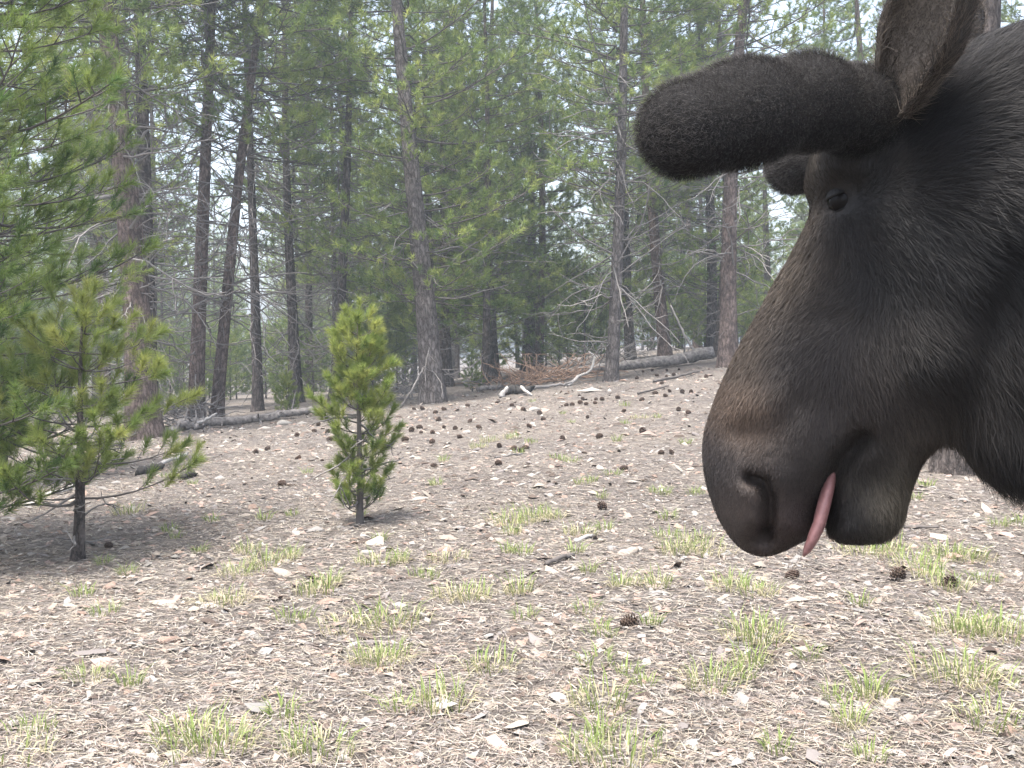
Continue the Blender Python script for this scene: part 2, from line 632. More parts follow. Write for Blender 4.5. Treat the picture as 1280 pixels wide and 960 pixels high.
PROTO.append(tall_proto(11, 13.5, 4.6, 1.9, 0.7, 110))          # 0 high crown, many dead limbs below
PROTO.append(tall_proto(12, 12.0, 1.7, 2.0, 0.4, 34, 1.1))     # 1 green to low down
PROTO.append(tall_proto(13, 14.5, 3.4, 2.1, 0.5, 100))          # 2 mixed
PROTO.append(tall_proto(14, 11.0, 1.1, 1.6, 0.3, 30, 1.2))     # 3 low green, narrow
PROTO.append(tall_proto(15, 14.0, 6.0, 1.8, 0.6, 140))          # 4 very high crown
PROTO.append(tall_proto(16, 14.0, 5.4, 1.5, 4.0, 8))           # 5 bare stem, high crown
PROTO.append(tall_proto(17, 3.4, 0.25, 0.85, 0.2, 0, 1.5))     # 6 understory tree
for k in PROTO:
    for key, mt in (('crown', 'needles'), ('limbs', 'branch'), ('dead', 'twig')):
        if k[key]:
            k[key].materials.append(M[mt])

_tseed = [100]


def tall_tree(base, r0, proto, label, bark='bark_grey', lean=(0, 0), scale=1.0, rz=0.0, group=None, bend=0.6, name='pine_tree', taper=0.5):
    pr = PROTO[proto]
    _tseed[0] += 1
    rng = np.random.default_rng(_tseed[0])
    root = empty(name, base)
    root.scale = (scale, scale, scale)
    # lean = horizontal drift per metre towards +x, +y
    axis = Vector((lean[0], lean[1], 1)).normalized()
    qrot = Vector((0, 0, 1)).rotation_difference(axis) @ Matrix.Rotation(rz, 3, 'Z').to_quaternion()
    root.rotation_euler = qrot.to_euler()
    tag(root, label, 'tree', group)
    tm = trunk_mesh('trunk', rng, pr['H'] * 0.985, r0 / scale, 0.015, bend=bend)
    obj('trunk', tm, M[bark], root)
    obj('branches', pr['limbs'], None, root)
    if pr['dead']:
        obj('dead_branches', pr['dead'], None, root)
    obj('crown', pr['crown'], None, root)
    return root


def drift(pxb, pyb, pxt, pyt):
    """sideways lean read off a trunk's bottom and top in the picture"""
    return (pxt - pxb) / (pyb - pyt)


def trunk_tree(pxb, Y, wpx, pxt, pyt, pyb, proto, label, **kw):
    base = on_ground(pxb, Y, 0.02)
    return tall_tree(base, wpx / FPX * Y / 2, proto, label, lean=(drift(pxb, pyb, pxt, pyt), 0), **kw)


# trees one can tell apart along the edge of the clearing
t1 = trunk_tree(176, 14.5, 40, 140, 160, 545, 0, 'thick grey-red pine trunk with broken bare limbs behind the small open pine', bark='bark_red', rz=0.3)
bpy.context.view_layer.update()
im = t1.matrix_world.inverted()
for stub in ([at(158, 205, 14.5), at(165, 192, 14.35), at(174, 178, 14.3), at(181, 165, 14.3), at(186, 162, 14.3)], [at(150, 190, 14.5), at(147, 176, 14.4), at(152, 162, 14.4), at(168, 158, 14.4), at(200, 161, 14.4)],
             [at(160, 292, 14.4), at(168, 278, 14.2), at(180, 262, 14.1), at(186, 256, 14.1)], [at(145, 245, 14.4), at(128, 247, 14.2), at(112, 249, 14.2), at(98, 250, 14.2)]):
    q_ = np.array([tuple(im @ Vector(p_)) for p_ in stub])
    q_ = np.stack([np.interp(np.linspace(0, 1, 9), np.linspace(0, 1, len(q_)), q_[:, i_]) for i_ in range(3)], -1)
    Vt_, Ft_ = tubes(q_[None], np.linspace(0.034, 0.012, 9)[None], 7, True, 0.1, np.random.default_rng(3))
    obj('broken_limb', mesh_np('broken_limb', Vt_, Ft_, smooth=True), M['twig'], t1)
trunk_tree(186, 16.5, 24, 172, 120, 530, 4, 'dark slim pine standing close behind the thick grey-red trunk', bark='bark_dark', rz=1.9)
trunk_tree(243, 17.6, 21, 257, 120, 522, 4, 'straight reddish pine rising from the broken end of the fallen log', bark='bark_red', rz=2.2)
trunk_tree(270, 17.9, 17, 322, 120, 516, 0, 'pine leaning strongly to one side next to the straight reddish pine', bark='bark_red', rz=4.0)
trunk_tree(543, 18.0, 31, 519, 130, 495, 1, 'stout pale grey pine with mottled bark in a needle mound behind the sapling', bark='bark_grey', rz=5.1)
trunk_tree(764, 19.0, 17, 768, 120, 462, 2, 'straight grey pine standing alone before the fallen log', bark='bark_grey', rz=0.9)
trunk_tree(911, 19.5, 24, 924, 190, 449, 0, 'scaly red-brown pine with bare curling twigs near the root end of the log', bark='bark_red', rz=3.3)
trunk_tree(833, 24.0, 17, 820, 250, 425, 2, 'brown pine growing right behind the long fallen log', bark='bark_red', rz=2.7)
trunk_tree(890, 25.0, 15, 882, 270, 415, 4, 'grey pine with dead limbs behind the scaly red-brown trunk', bark='bark_dark', rz=0.2)
trunk_tree(606, 22.0, 11, 604, 130, 470, 3, 'thin straight pine behind the brush with foliage low down', bark='bark_dark', rz=1.2)
trunk_tree(672, 27.0, 13, 671, 250, 445, 1, 'slim reddish trunk behind the brush pile', bark='bark_red', rz=0.7)
trunk_tree(788, 26.5, 14, 782, 300, 425, 3, 'short dark trunk close behind the middle of the long log', bark='bark_dark', rz=2.1)
trunk_tree(562, 23.5, 11, 560, 300, 476, 3, 'narrow dark pine just behind the stout mottled trunk', bark='bark_dark', rz=3.9)
trunk_tree(322, 21.0, 14, 318, 200, 508, 4, 'dark pine between the leaning trunk and the tiny far sapling', bark='bark_dark', rz=5.5)
trunk_tree(372, 24.0, 15, 368, 200, 495, 2, 'grey pine directly behind the tiny far sapling', bark='bark_dark', rz=4.4)
trunk_tree(418, 23.0, 15, 428, 200, 490, 4, 'dark pine rising behind the top of the bright sapling', bark='bark_dark', rz=1.5)
trunk_tree(1203, 7.6, 62, 1200, 200, 585, 5, 'rough-barked pine half hidden behind the moose', bark='bark_dark', rz=1.1)

rngf = np.random.default_rng(77)
placed = []
tries = 0
BARKS = ['bark_grey', 'bark_red', 'bark_dark']
BNAME = {'bark_grey': 'grey-barked', 'bark_red': 'reddish-barked', 'bark_dark': 'dark-barked'}
PNAME = {0: 'bare below a high crown', 1: 'green down to head height', 2: 'with dead limbs under a wide crown', 3: 'narrow and leafy to the ground', 4: 'bare-limbed for half its height'}
def far_ok(xf, Yf, gap):
    return not any((xf - u) ** 2 + (Yf - v) ** 2 < gap ** 2 for u, v in placed)
while len(placed) < 72 and tries < 6000:
    tries += 1
    Yf = 22.5 + 26 * rngf.uniform() ** 1.2
    pxf = rngf.uniform(-300, 1580)
    xf = (pxf - 640) / FPX * Yf
    if not far_ok(xf, Yf, 1.3 + 0.02 * Yf):
        continue
    if Yf < 26 and 690 < pxf < 900:
        continue
    if 40 < pxf < 120 or 215 < pxf < 345 and rngf.uniform() < 0.85 or 670 < pxf < 750 or 930 < pxf < 1010 and rngf.uniform() < 0.8:
        continue
    placed.append((xf, Yf))
    mid = 380 < pxf < 700
    pr = int(rngf.choice([1, 3, 2, 1] if mid else [0, 2, 4, 1, 3]))
    bk = BARKS[rngf.integers(3)]
    tall_tree(np.array([xf, Yf, float(gz(xf, Yf)) - 0.03]), rngf.uniform(0.09, 0.19), pr,
              'slender %s pine %s in the dense stand' % (BNAME[bk], PNAME[pr]), bark=bk,
              lean=(rngf.normal(0, 0.025), rngf.normal(0, 0.02)), scale=rngf.uniform(0.75, 1.05), rz=rngf.uniform(0, 6.28),
              group='%s pines %s in the stand' % (BNAME[bk], PNAME[pr]))
nfar = 0
while nfar < 95:
    Yf = 42 + 45 * rngf.uniform()
    pxf = rngf.uniform(-150, 1430)
    xf = (pxf - 640) / FPX * Yf
    if not far_ok(xf, Yf, 1.7):
        continue
    placed.append((xf, Yf))
    nfar += 1
    tall_tree(np.array([xf, Yf, float(gz(xf, Yf)) - 0.03]), rngf.uniform(0.08, 0.15), int(rngf.choice([1, 3])),
              'hazy distant pine behind the dense stand', bark='bark_dark', lean=(rngf.normal(0, 0.02), 0), scale=rngf.uniform(0.6, 0.85), rz=rngf.uniform(0, 6.28),
              group='distant pines behind the stand')
nund = 0
while nund < 74:
    Yf = 23.5 + 24 * rngf.uniform()
    pxf = rngf.uniform(-60, 1300) if nund < 46 else rngf.choice([rngf.uniform(150, 430), rngf.uniform(690, 960)])
    xf = (pxf - 640) / FPX * Yf
    if not far_ok(xf, Yf, 0.7) or (690 < pxf < 900 and Yf < 27):
        continue
    placed.append((xf, Yf))
    nund += 1
    tall_tree(np.array([xf, Yf, float(gz(xf, Yf)) - 0.03]), 0.03, 6, 'bushy understory pine growing between the trunks of the stand', bark='bark_dark',
              scale=rngf.uniform(0.45, 1.0), rz=rngf.uniform(0, 6.28), group='understory pines among the trunks', bend=0.2, name='young_pine')


# ------------------------------------------------------------------ young pines
def young_pine(base, H, zs, nb, Lfun, e0, e1, seed, label, r0, lean=(0, 0), twig_n=9, twig_l=0.16, shoot_l=0.11, n_need=110, nl=0.055, nw=0.0022,
               name='young_pine', tint=0.5, azim=None, start=0.3, group=None, dead=0, extra=None, top=True, bark='branch', mat='needles_young', cut=None):
    rng = np.random.default_rng(seed)
    P, R, S = grow(rng, H, zs, nb, Lfun, e0, e1, twig_n, twig_l, shoot_l, start=start, r_k=0.007, azim=azim)
    if top:
        for z in np.arange(H * 0.62, H, shoot_l * 0.8):
            S.append((np.array([0, 0, z]), np.array([0, 0, 1.0]), shoot_l))
    if extra:
        S += extra(rng)
    if cut is not None:
        S = [s_ for s_ in S if cut(s_)]
    V, F, tn = needles(rng, S, n_need, nl, nw, tint, 0.17, (0.5, 1.3))
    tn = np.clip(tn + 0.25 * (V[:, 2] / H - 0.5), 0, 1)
    root = empty(name, base)
    axis = Vector((lean[0], lean[1], 1)).normalized()
    root.rotation_euler = Vector((0, 0, 1)).rotation_difference(axis).to_euler()
    tag(root, label, 'tree', group)
    obj('trunk', trunk_mesh('trunk', rng, H * 0.98, r0, 0.004, bend=0.35, sides=10, rings=22, flare=1.25), M[bark], root)
    obj('branches', tube_mesh('branches', P, R, 5), M['branch'], root)
    if dead:
        DP, DR = dead_limbs(rng, rng.uniform(0.12, H * 0.55, dead), lambda z: 0.32, elev=-0.05, subs=3, rk=0.012)
        obj('dead_branches', tube_mesh('dead_branches', DP, DR, 4), M['twig'], root)
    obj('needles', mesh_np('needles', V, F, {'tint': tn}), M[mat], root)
    return root


# bright sapling in the middle of the clearing
b = ground_at(448, 655)
Hs = (655 - 382) / FPX * b[1] * 1.0
def prof(z):
    t = z / Hs
    pts = [(0, 0.16), (0.1, 0.22), (0.2, 0.24), (0.32, 0.22), (0.5, 0.26), (0.62, 0.25), (0.72, 0.21), (0.80, 0.13), (0.86, 0.15), (0.93, 0.10), (1, 0.04)]
    return float(np.interp(t, [p[0] for p in pts], [p[1] for p in pts]))
young_pine(b - np.array([0, 0, 0.02]), Hs, np.concatenate([np.arange(0.10, 0.4, 0.11), np.arange(0.42, Hs * 0.95, 0.075)]), 5, prof, 0.15, 0.95, 31,
           'bright green knee-to-chest high sapling standing alone in the open clearing', 0.024, lean=(0.01, 0), twig_n=17, twig_l=0.085, shoot_l=0.085, n_need=130, nl=0.056,
           nw=0.0028, tint=0.62, dead=14)

# small pine with a dark bare lower trunk, left foreground
b = ground_at(95, 700)
Hl = (700 - 372) / FPX * b[1]
def prof2(z):
    return float(np.interp(z / Hl, [0, 0.2, 0.45, 0.7, 0.9, 1], [0.42, 0.55, 0.55, 0.42, 0.25, 0.06]))
young_pine(b - np.array([0, 0, 0.02]), Hl, np.arange(0.36, Hl * 0.97, 0.1), 4, prof2, 0.0, 0.6, 41,
           'small open pine with dark bare lower trunk and grey dead twigs', 0.037, lean=(0.055, 0), twig_n=8, twig_l=0.2, shoot_l=0.13, n_need=190,
           nl=0.075, nw=0.0028, tint=0.55, dead=22, start=0.5, bark='bark_dark')

# larger bushy pine whose branches reach in from the side
b = on_ground(-75, 5.7, 0.03)
def prof3(z):
    return float(np.interp(z, [0, 0.5, 1.0, 2, 3, 4.5, 5.2], [0.75, 0.95, 1.05, 1.1, 1.0, 0.45, 0.1]))
young_pine(b, 5.2, np.arange(0.3, 5.1, 0.12), 5, prof3, 0.0, 0.45, 51,
           'large bushy pine whose leafy branches reach past the small open pine', 0.085, twig_n=9, twig_l=0.32, shoot_l=0.14, n_need=105, nl=0.08, nw=0.0034,
           tint=0.38, dead=20, start=0.25, bark='bark_grey', name='pine_tree')
# a second leafy pine further back on the same side
b = on_ground(-5, 9.5, 0.03)
young_pine(b, 5.6, np.arange(0.5, 5.5, 0.17), 5, lambda z: prof3(z * 0.93) * 1.05, 0.05, 0.4, 53,
           'green pine with long side branches standing behind the large bushy pine', 0.08, twig_n=8, twig_l=0.34, shoot_l=0.16, n_need=75, nl=0.085, nw=0.0048,
           tint=0.4, dead=24, start=0.3, bark='bark_dark', name='pine_tree')

# tiny saplings among the trunks
b = on_ground(358, 17.5, 0.02)
young_pine(b, 0.80, np.arange(0.06, 0.76, 0.07), 5, lambda z: 0.30 * (1 - z / 0.86), 0.2, 0.8, 61, 'tiny cone-shaped sapling behind the fallen log', 0.016,
           twig_n=12, twig_l=0.1, shoot_l=0.1, n_need=50, nl=0.06, nw=0.005, tint=0.45)
b = on_ground(590, 20.5, 0.02)
young_pine(b, 0.75, np.arange(0.06, 0.7, 0.08), 5, lambda z: 0.28 * (1 - z / 0.85), 0.2, 0.8, 62, 'tiny dark sapling beside the thin straight pine', 0.016,
           twig_n=12, twig_l=0.1, shoot_l=0.1, n_need=50, nl=0.06, nw=0.005, tint=0.25)


# ------------------------------------------------------------------ fallen wood
def resample(pts, K):
    pts = np.array(pts, float)
    d = np.concatenate([[0], np.cumsum(np.linalg.norm(np.diff(pts, axis=0), axis=1))])
    t = np.linspace(0, d[-1], K)
    return np.stack([np.interp(t, d, pts[:, i]) for i in range(3)], -1)


def wood(name, pts, r0, r1, label, cat, mat, seed=1, sides=9, K=16, jit=0.07, stubs=0, group=None, wob=0.25):
    rng = np.random.default_rng(seed)
    P = resample(pts, K)
    o0 = P[0].copy()
    P = P - o0
    P[1:-1] += rng.normal(0, wob, (K - 2, 3)) * r0
    R = np.linspace(r0, r1, K)
    root = empty(name, o0)
    V, F = tubes(P[None], R[None], sides, True, jit, rng)
    # splintered ends
    V = V.copy()
    for sl, dd in ((slice(0, sides), P[0] - P[1]), (slice(len(V) - sides, len(V)), P[-1] - P[-2])):
        V[sl] += norm(dd) * rng.uniform(-0.5, 1.6, (sides, 1)) * r0
    obj('stem', mesh_np('stem', V, F, smooth=True), mat, root)
    for k in range(stubs):
        t = rng.uniform(0.1, 0.95)
        bb, d = interp_path(P, t)
        dd = norm(norm(np.cross(d, rng.normal(size=3))) + 0.3 * d + np.array([0, 0, 0.5]))
        L = rng.uniform(2, 6) * r0
        q = bb + dd * np.linspace(0, L, 5)[:, None] + rng.normal(0, 0.05 * L, (5, 3)) * np.linspace(0, 1, 5)[:, None]
        V, F = tubes(q[None], np.linspace(r0 * 0.3, r0 * 0.1, 5)[None], 5)
        obj('branch_stub', mesh_np('branch_stub', V, F, smooth=True), mat, root)
    tag(root, label, cat, group)
    return root


def gl(px, Y, up=0.0):
    return on_ground(px, Y) + np.array([0, 0, up])


wood('fallen_log', [gl(222, 16.4, .10), gl(300, 16.3, .09), gl(345, 16.2, .1)], 0.078, 0.06, 'grey barked log lying beyond the sapling below the reddish pine', 'log', M['log'], 1, stubs=7, K=26, jit=0.16, wob=0.12)
wood('fallen_log', [gl(338, 16.9, .08), gl(380, 16.7, .09), gl(425, 16.5, .08)], 0.06, 0.045, 'shorter log end continuing the grey log behind the bright sapling', 'log', M['log'], 2, stubs=3)
wood('fallen_log', [gl(690, 21.5, .1), gl(760, 21.4, .12), gl(830, 21.3, .14), gl(886, 21.2, .2)], 0.085, 0.14, 'long pale barkless log with root end lying across the top of the rise', 'log', M['log'], 3, stubs=7, K=30, jit=0.15, wob=0.12)
wood('fallen_log', [gl(600, 20, .05), gl(650, 20.2, .06), gl(700, 20.5, .07)], 0.05, 0.035, 'thin weathered log lying under the brush pile', 'log', M['log'], 4, stubs=3)
wood('charred_log', [gl(632, 17.6, .07), gl(648, 17.5, .08), gl(662, 17.5, .06)], 0.085, 0.07, 'short charred black log piece with pale splinters near the brush', 'log', M['charred'], 5, K=10)
wood('wood_splinter', [gl(626, 17.3, .02), gl(633, 17.3, .12)], 0.05, 0.03, 'chunky white splinter leaning on the short charred log', 'wood', M['bleached'], 6, K=6, sides=6)
wood('wood_splinter', [gl(652, 17.3, .12), gl(664, 17.0, .02)], 0.035, 0.02, 'slim white splinter slanting over the short charred log', 'wood', M['bleached'], 7, K=6, sides=6)
wood('dead_branch', [gl(640, 17.9, .05), gl(690, 18.2, .04), gl(712, 18.4, .08)], 0.04, 0.02, 'grey dead branch lying beside the short charred log', 'branch', M['twig'], 8, stubs=3)
wood('dead_branch', [gl(710, 18.9, .02), gl(722, 19.2, .12), gl(738, 19.6, .18), gl(744, 20.0, .42), gl(737, 20.1, .5)], 0.035, 0.018, 'pale curved branch hooked at its tip below the long log', 'branch', M['bleached'], 9)
wood('dead_branch', [gl(818, 17.2, .03), gl(850, 17.8, .05), gl(878, 18.4, .04)], 0.028, 0.018, 'thin brown branch lying on open ground before the red-brown pine', 'branch', M['branch'], 10)
wood('dead_branch', [gl(798, 15.2, .02), gl(835, 15.8, .03)], 0.018, 0.012, 'short thin brown branch among the cones on the rise', 'branch', M['branch'], 11)
wood('dead_branch', [gl(501, 17.4, .02), gl(515, 17.3, .30), gl(528, 17.6, .62)], 0.02, 0.012, 'bleached branch propped against the stout mottled trunk', 'branch', M['twig'], 12, stubs=2)
wood('dead_branch', [gl(868, 21.8, .2), gl(852, 22, .7), gl(838, 22.3, 1.25)], 0.03, 0.02, 'bare branch leaning up from the root end of the long log', 'branch', M['twig'], 13, stubs=2)
wood('dead_branch', [gl(232, 15.9, .05), gl(250, 15.6, .12), gl(268, 15.6, .22)], 0.035, 0.02, 'bleached forked branch across the broken end of the grey log', 'branch', M['bleached'], 14, stubs=2)
wood('dead_branch', [gl(215, 15.6, .03), gl(232, 15.5, .12), gl(248, 15.5, .05)], 0.07, 0.04, 'dark knotted root chunk at the broken end of the grey log', 'branch', M['log'], 15, stubs=3)
# half-charred pieces left of the middle, near the small pine
wood('charred_log', [ground_at(176, 594) + [0, 0, .03], ground_at(200, 588) + [0, 0, .04]], 0.042, 0.032, 'charred log piece with pale edge lying near the small open pine', 'log', M['charred'], 16, K=14, jit=0.2)
wood('dead_branch', [ground_at(190, 590) + [0, 0, .03], ground_at(215, 580) + [0, 0, .05], ground_at(234, 572) + [0, 0, .05]], 0.022, 0.014, 'grey branch touching the charred log piece by the small pine', 'branch', M['bleached'], 17, stubs=1)
wood('charred_log', [ground_at(229, 600) + [0, 0, .03], ground_at(243, 596) + [0, 0, .03]], 0.035, 0.025, 'fist-sized charred knot lying past the charred log piece', 'log', M['charred'], 18, K=8)
wood('dead_branch', [ground_at(684, 707) + [0, 0, .012], ground_at(700, 702) + [0, 0, .02], ground_at(715, 697) + [0, 0, .015]], 0.014, 0.011, 'short dark stick lying on bare litter between grass tufts', 'branch', M['branch'], 19, K=9)
wood('dead_branch', [ground_at(55, 570) + [0, 0, .05], ground_at(110, 566) + [0, 0, .07], ground_at(150, 560) + [0, 0, .05]], 0.05, 0.03, 'dark fallen limb lying behind the small open pine', 'branch', M['log'], 20, stubs=3)
wood('dead_branch', [ground_at(50, 620) + [0, 0, .015], ground_at(80, 618) + [0, 0, .025], ground_at(92, 610) + [0, 0, .02]], 0.018, 0.012, 'pale thin stick lying against the foot of the small open pine', 'branch', M['bleached'], 21)
wood('dead_branch', [ground_at(620, 573) + [0, 0, .01], ground_at(652, 569) + [0, 0, .015]], 0.011, 0.008, 'thin grey stick beside cones behind the grass patch', 'branch', M['twig'], 22, K=8)
wood('dead_branch', [ground_at(1132, 661) + [0, 0, .01], ground_at(1172, 662) + [0, 0, .015]], 0.010, 0.006, 'thin dark stick on the litter past the moose chin', 'branch', M['branch'], 23, K=8)
wood('dead_branch', [ground_at(720, 678) + [0, 0, .01], ground_at(740, 672) + [0, 0, .012]], 0.014, 0.008, 'short pale flat stick on the litter near flat stones', 'branch', M['bleached'], 24, K=8)

# brush pile of dead twigs
def brush(px, Y, w, h, n_, seed, label, mat, group=None):
    rng = np.random.default_rng(seed)
    c = gl(px, Y)
    P, R = [], []
    for i in range(n_):
        a_ = rng.uniform(0, 2 * math.pi)
        p0 = np.array([rng.normal(0, w * 0.4), rng.normal(0, 0.3), 0.0])
        p0[2] = float(gz(c[0] + p0[0], c[1] + p0[1])) - c[2] + rng.uniform(0, h * 0.25)
        d = norm(np.array([math.cos(a_), 0.5 * math.sin(a_), rng.uniform(-0.05, 0.7)]))
        L = rng.uniform(0.3, 0.9) * max(w, 0.6)
        pts = [p0]
        p = p0
        for k in range(6):
            d = norm(d + rng.normal(0, 0.2, 3))
            p = p + d * L / 6
            p[2] = max(p[2], float(gz(c[0] + p[0], c[1] + p[1])) - c[2] + 0.01)
            p[2] = min(p[2], h * 1.2)
            pts.append(p.copy())
        P.append(np.array(pts))
        r = rng.uniform(0.005, 0.014)
        R.append(np.linspace(r, r * 0.4, 7))
    o = obj('brush_pile', tube_mesh('brush_pile', P, R, 4), mat, None, c)
    tag(o, label, 'brush', group)


M['rust_twig'] = plain_mat('rusty_dead_twigs', (0.26, 0.17, 0.12), nscale=9, vary=0.35)
brush(690, 20.6, 1.2, 0.45, 130, 1, 'tangled pile of grey and rusty dead twigs beside the grey pine', M['rust_twig'])
brush(655, 20.0, 0.7, 0.6, 70, 2, 'heap of rust-brown dead twigs behind the charred log', M['rust_twig'])
brush(505, 19.5, 0.7, 1.5, 90, 3, 'upright tangle of bare grey twigs beside the stout mottled trunk', M['twig'])
brush(215, 17.2, 0.9, 1.6, 130, 4, 'thicket of bare grey twigs at the foot of the thick trunk', M['twig'])
brush(755, 24.0, 1.6, 0.5, 90, 5, 'low drift of dead twigs behind the long log', M['twig'])

# ------------------------------------------------------------------ stones
PAL = np.array([[0.40, 0.35, 0.30], [0.38, 0.29, 0.25], [0.32, 0.305, 0.29], [0.41, 0.385, 0.35], [0.36, 0.26, 0.21], [0.24, 0.215, 0.205]])


def rock_shape(rng):
    import bmesh
    bm = bmesh.new()
    bmesh.ops.create_icosphere(bm, subdivisions=2, radius=1)
    v = np.array([x.co[:] for x in bm.verts])
    f = np.array([[x.index for x in p.verts] for p in bm.faces])
    bm.free()
    for _ in range(9):                        # chop flat facets
        d = norm(rng.normal(size=3))
        k = rng.uniform(0.45, 0.85)
        s_ = v @ d
        v = v - np.outer(np.clip(s_ - k, 0, None), d)
    v = v * np.array([1, rng.uniform(0.55, 0.85), rng.uniform(0.22, 0.42)])
    v += rng.normal(0, 0.02, v.shape)
    return v, f


rngr = np.random.default_rng(9)
rock_meshes = []
for i in range(12):
    v, f = rock_shape(rngr)
    c = PAL[i % 6] * rngr.uniform(0.6, 0.85)
    me = mesh_np('stone', v, f, {'col': np.tile(c, (len(v), 1))})
    me.materials.append(M['rock'])
    rock_meshes.append(me)


def stone(p, size, k, label, group=None, tilt=None):
    o = obj('stone', rock_meshes[k], None, None, p + np.array([0, 0, size * 0.02]))
    o.scale = (size, size, size)
    o.rotation_euler = (rngr.normal(0, 0.15) if tilt is None else tilt, rngr.normal(0, 0.15), rngr.uniform(0, 6.28))
    tag(o, label, 'stone', group)
    return o


stone(ground_at(221, 750), 0.065, 1, 'pink slab of stone tipped on edge among litter', tilt=0.9)
stone(ground_at(137, 733), 0.06, 4, 'orange-brown flat stone near the small open pine')
stone(ground_at(212, 800), 0.06, 4, 'flat orange stone below the pink tipped slab')
stone(ground_at(457, 693), 0.065, 3, 'pale cream stone at the edge of the sapling litter patch')
stone(ground_at(352, 718), 0.07, 0, 'tan wedge of stone at the foot of a grass clump')
stone(ground_at(556, 688), 0.055, 4, 'reddish brown round stone beside dry grass')
stone(ground_at(785, 692), 0.075, 0, 'flat buff stone plate lying by a grey round stone')
stone(ground_at(764, 686), 0.05, 2, 'grey round stone touching the flat buff plate')
stone(ground_at(666, 513), 0.13, 3, 'broad cream rock with cones gathered around it on the rise')
stone(ground_at(353, 530), 0.17, 3, 'bleached rock in front of the grey log')
LBL = 'small weathered stone half sunk in the needle litter'
for i in range(150):
    d_ = math.exp(rngr.uniform(math.log(2.9), math.log(10.5)))
    px_ = rngr.uniform(-20, 1300)
    p = on_ground(px_, d_)
    stone(p, rngr.uniform(0.016, 0.036) * (1 + 0.05 * d_), rngr.integers(12), LBL, 'stones scattered in the litter')

# ------------------------------------------------------------------ fine litter: chips, needles (uncountable)
rngl = np.random.default_rng(21)


def scatter(n_, d0, d1, wide=1.12, power=1.0):
    d_ = np.exp(rngl.uniform(math.log(d0), math.log(d1), n_))
    u = rngl.uniform(-0.5 * wide, 0.5 * wide, n_) * 1280 / FPX
    x = u * (d_ + 0.6)
    return x, d_, gz(x, d_)


nchip = 30000
x, y, z = scatter(nchip, 2.2, 20)
szs = rngl.lognormal(math.log(0.0075), 0.5, nchip) * (1 + 0.07 * y)
protos = [rock_shape(rngl) for _ in range(4)]
bmv = []
# low polygon chips: squashed, irregular octahedra
octv = np.array([[1, 0, 0], [0.3, 0.8, 0.1], [-0.9, 0.4, 0], [-0.6, -0.7, 0.05], [0.5, -0.75, 0], [0.1, 0.1, 0.5]])
octf = np.array([[0, 1, 5], [1, 2, 5], [2, 3, 5], [3, 4, 5], [4, 0, 5]])
vv = octv[None] * (1 + rngl.normal(0, 0.22, (nchip, 6, 3)))
vv[..., 2] *= rngl.uniform(0.5, 1.3, (nchip, 1))
an = rngl.uniform(0, 2 * math.pi, nchip)
ca, sa = np.cos(an)[:, None], np.sin(an)[:, None]
el = rngl.uniform(1.0, 2.0, nchip)[:, None]
vx = vv[..., 0] * el
vy = vv[..., 1] * 0.8
tl = rngl.normal(0, 0.25, (nchip, 2))
vz = vv[..., 2] + vx * tl[:, :1] + vy * tl[:, 1:] + 0.12
P = np.stack([x[:, None] + (vx * ca - vy * sa) * szs[:, None], y[:, None] + (vx * sa + vy * ca) * szs[:, None], z[:, None] + vz * szs[:, None]], -1)
ci = rngl.choice(6, nchip, p=[0.24, 0.18, 0.2, 0.13, 0.15, 0.10])
cc = PAL[ci] * 0.70 * rngl.uniform(0.75, 1.2, (nchip, 1))
dk = rngl.uniform(size=nchip) < 0.24
cc[dk] = np.array([0.10, 0.078, 0.066]) * rngl.uniform(0.7, 1.4, (dk.sum(), 1))
me = mesh_np('gravel', P.reshape(-1, 3), (np.arange(nchip) * 6)[:, None, None].repeat(5, 1).reshape(-1, 1) + np.tile(octf, (nchip, 1)), {'col': np.repeat(cc, 6, 0)})
g_ = obj('gravel', me, M['litter'], kind='stuff')
tag(g_, 'stone chips and bark flakes strewn over the forest floor', 'gravel')

nn = 230000
x, y, z = scatter(nn, 2.2, 21)
L = rngl.uniform(0.03, 0.085, nn)
an = rngl.uniform(0, 2 * math.pi, nn)
lift = rngl.uniform(0.001, 0.012, nn)
w = 0.0008 * (1 + 0.17 * y) * rngl.uniform(0.6, 1.5, nn)
dx, dy = np.cos(an), np.sin(an)
pit = rngl.normal(0, 0.12, nn)
A = np.stack([x - dx * L / 2 - dy * w, y - dy * L / 2 + dx * w, z + lift + 0.002], -1)
B = np.stack([x - dx * L / 2 + dy * w, y - dy * L / 2 - dx * w, z + lift + 0.003], -1)
mid = np.stack([x + dy * w * 3 * rngl.normal(size=nn), y - dx * w * 3 * rngl.normal(size=nn), z + lift + 0.006 + rngl.uniform(0, 0.008, nn)], -1)
C = np.stack([x + dx * L / 2, y + dy * L / 2, z + lift + 0.002 + np.clip(pit, 0, None) * L], -1)
V = np.stack([A, B, C], 1)
pal2 = np.array([[0.42, 0.37, 0.30], [0.36, 0.29, 0.235], [0.28, 0.25, 0.235], [0.50, 0.46, 0.40], [0.15, 0.12, 0.105], [0.38, 0.32, 0.29]])
cc = pal2[rngl.choice(6, nn, p=[0.26, 0.17, 0.2, 0.15, 0.1, 0.12])] * 0.69 * rngl.uniform(0.75, 1.25, (nn, 1))
me = mesh_np('needle_litter', V.reshape(-1, 3), np.arange(nn * 3).reshape(-1, 3), {'col': np.repeat(cc, 3, 0)})
g_ = obj('needle_litter', me, M['litter'], kind='stuff')
tag(g_, 'fallen dry pine needles and twig bits covering the ground', 'litter')

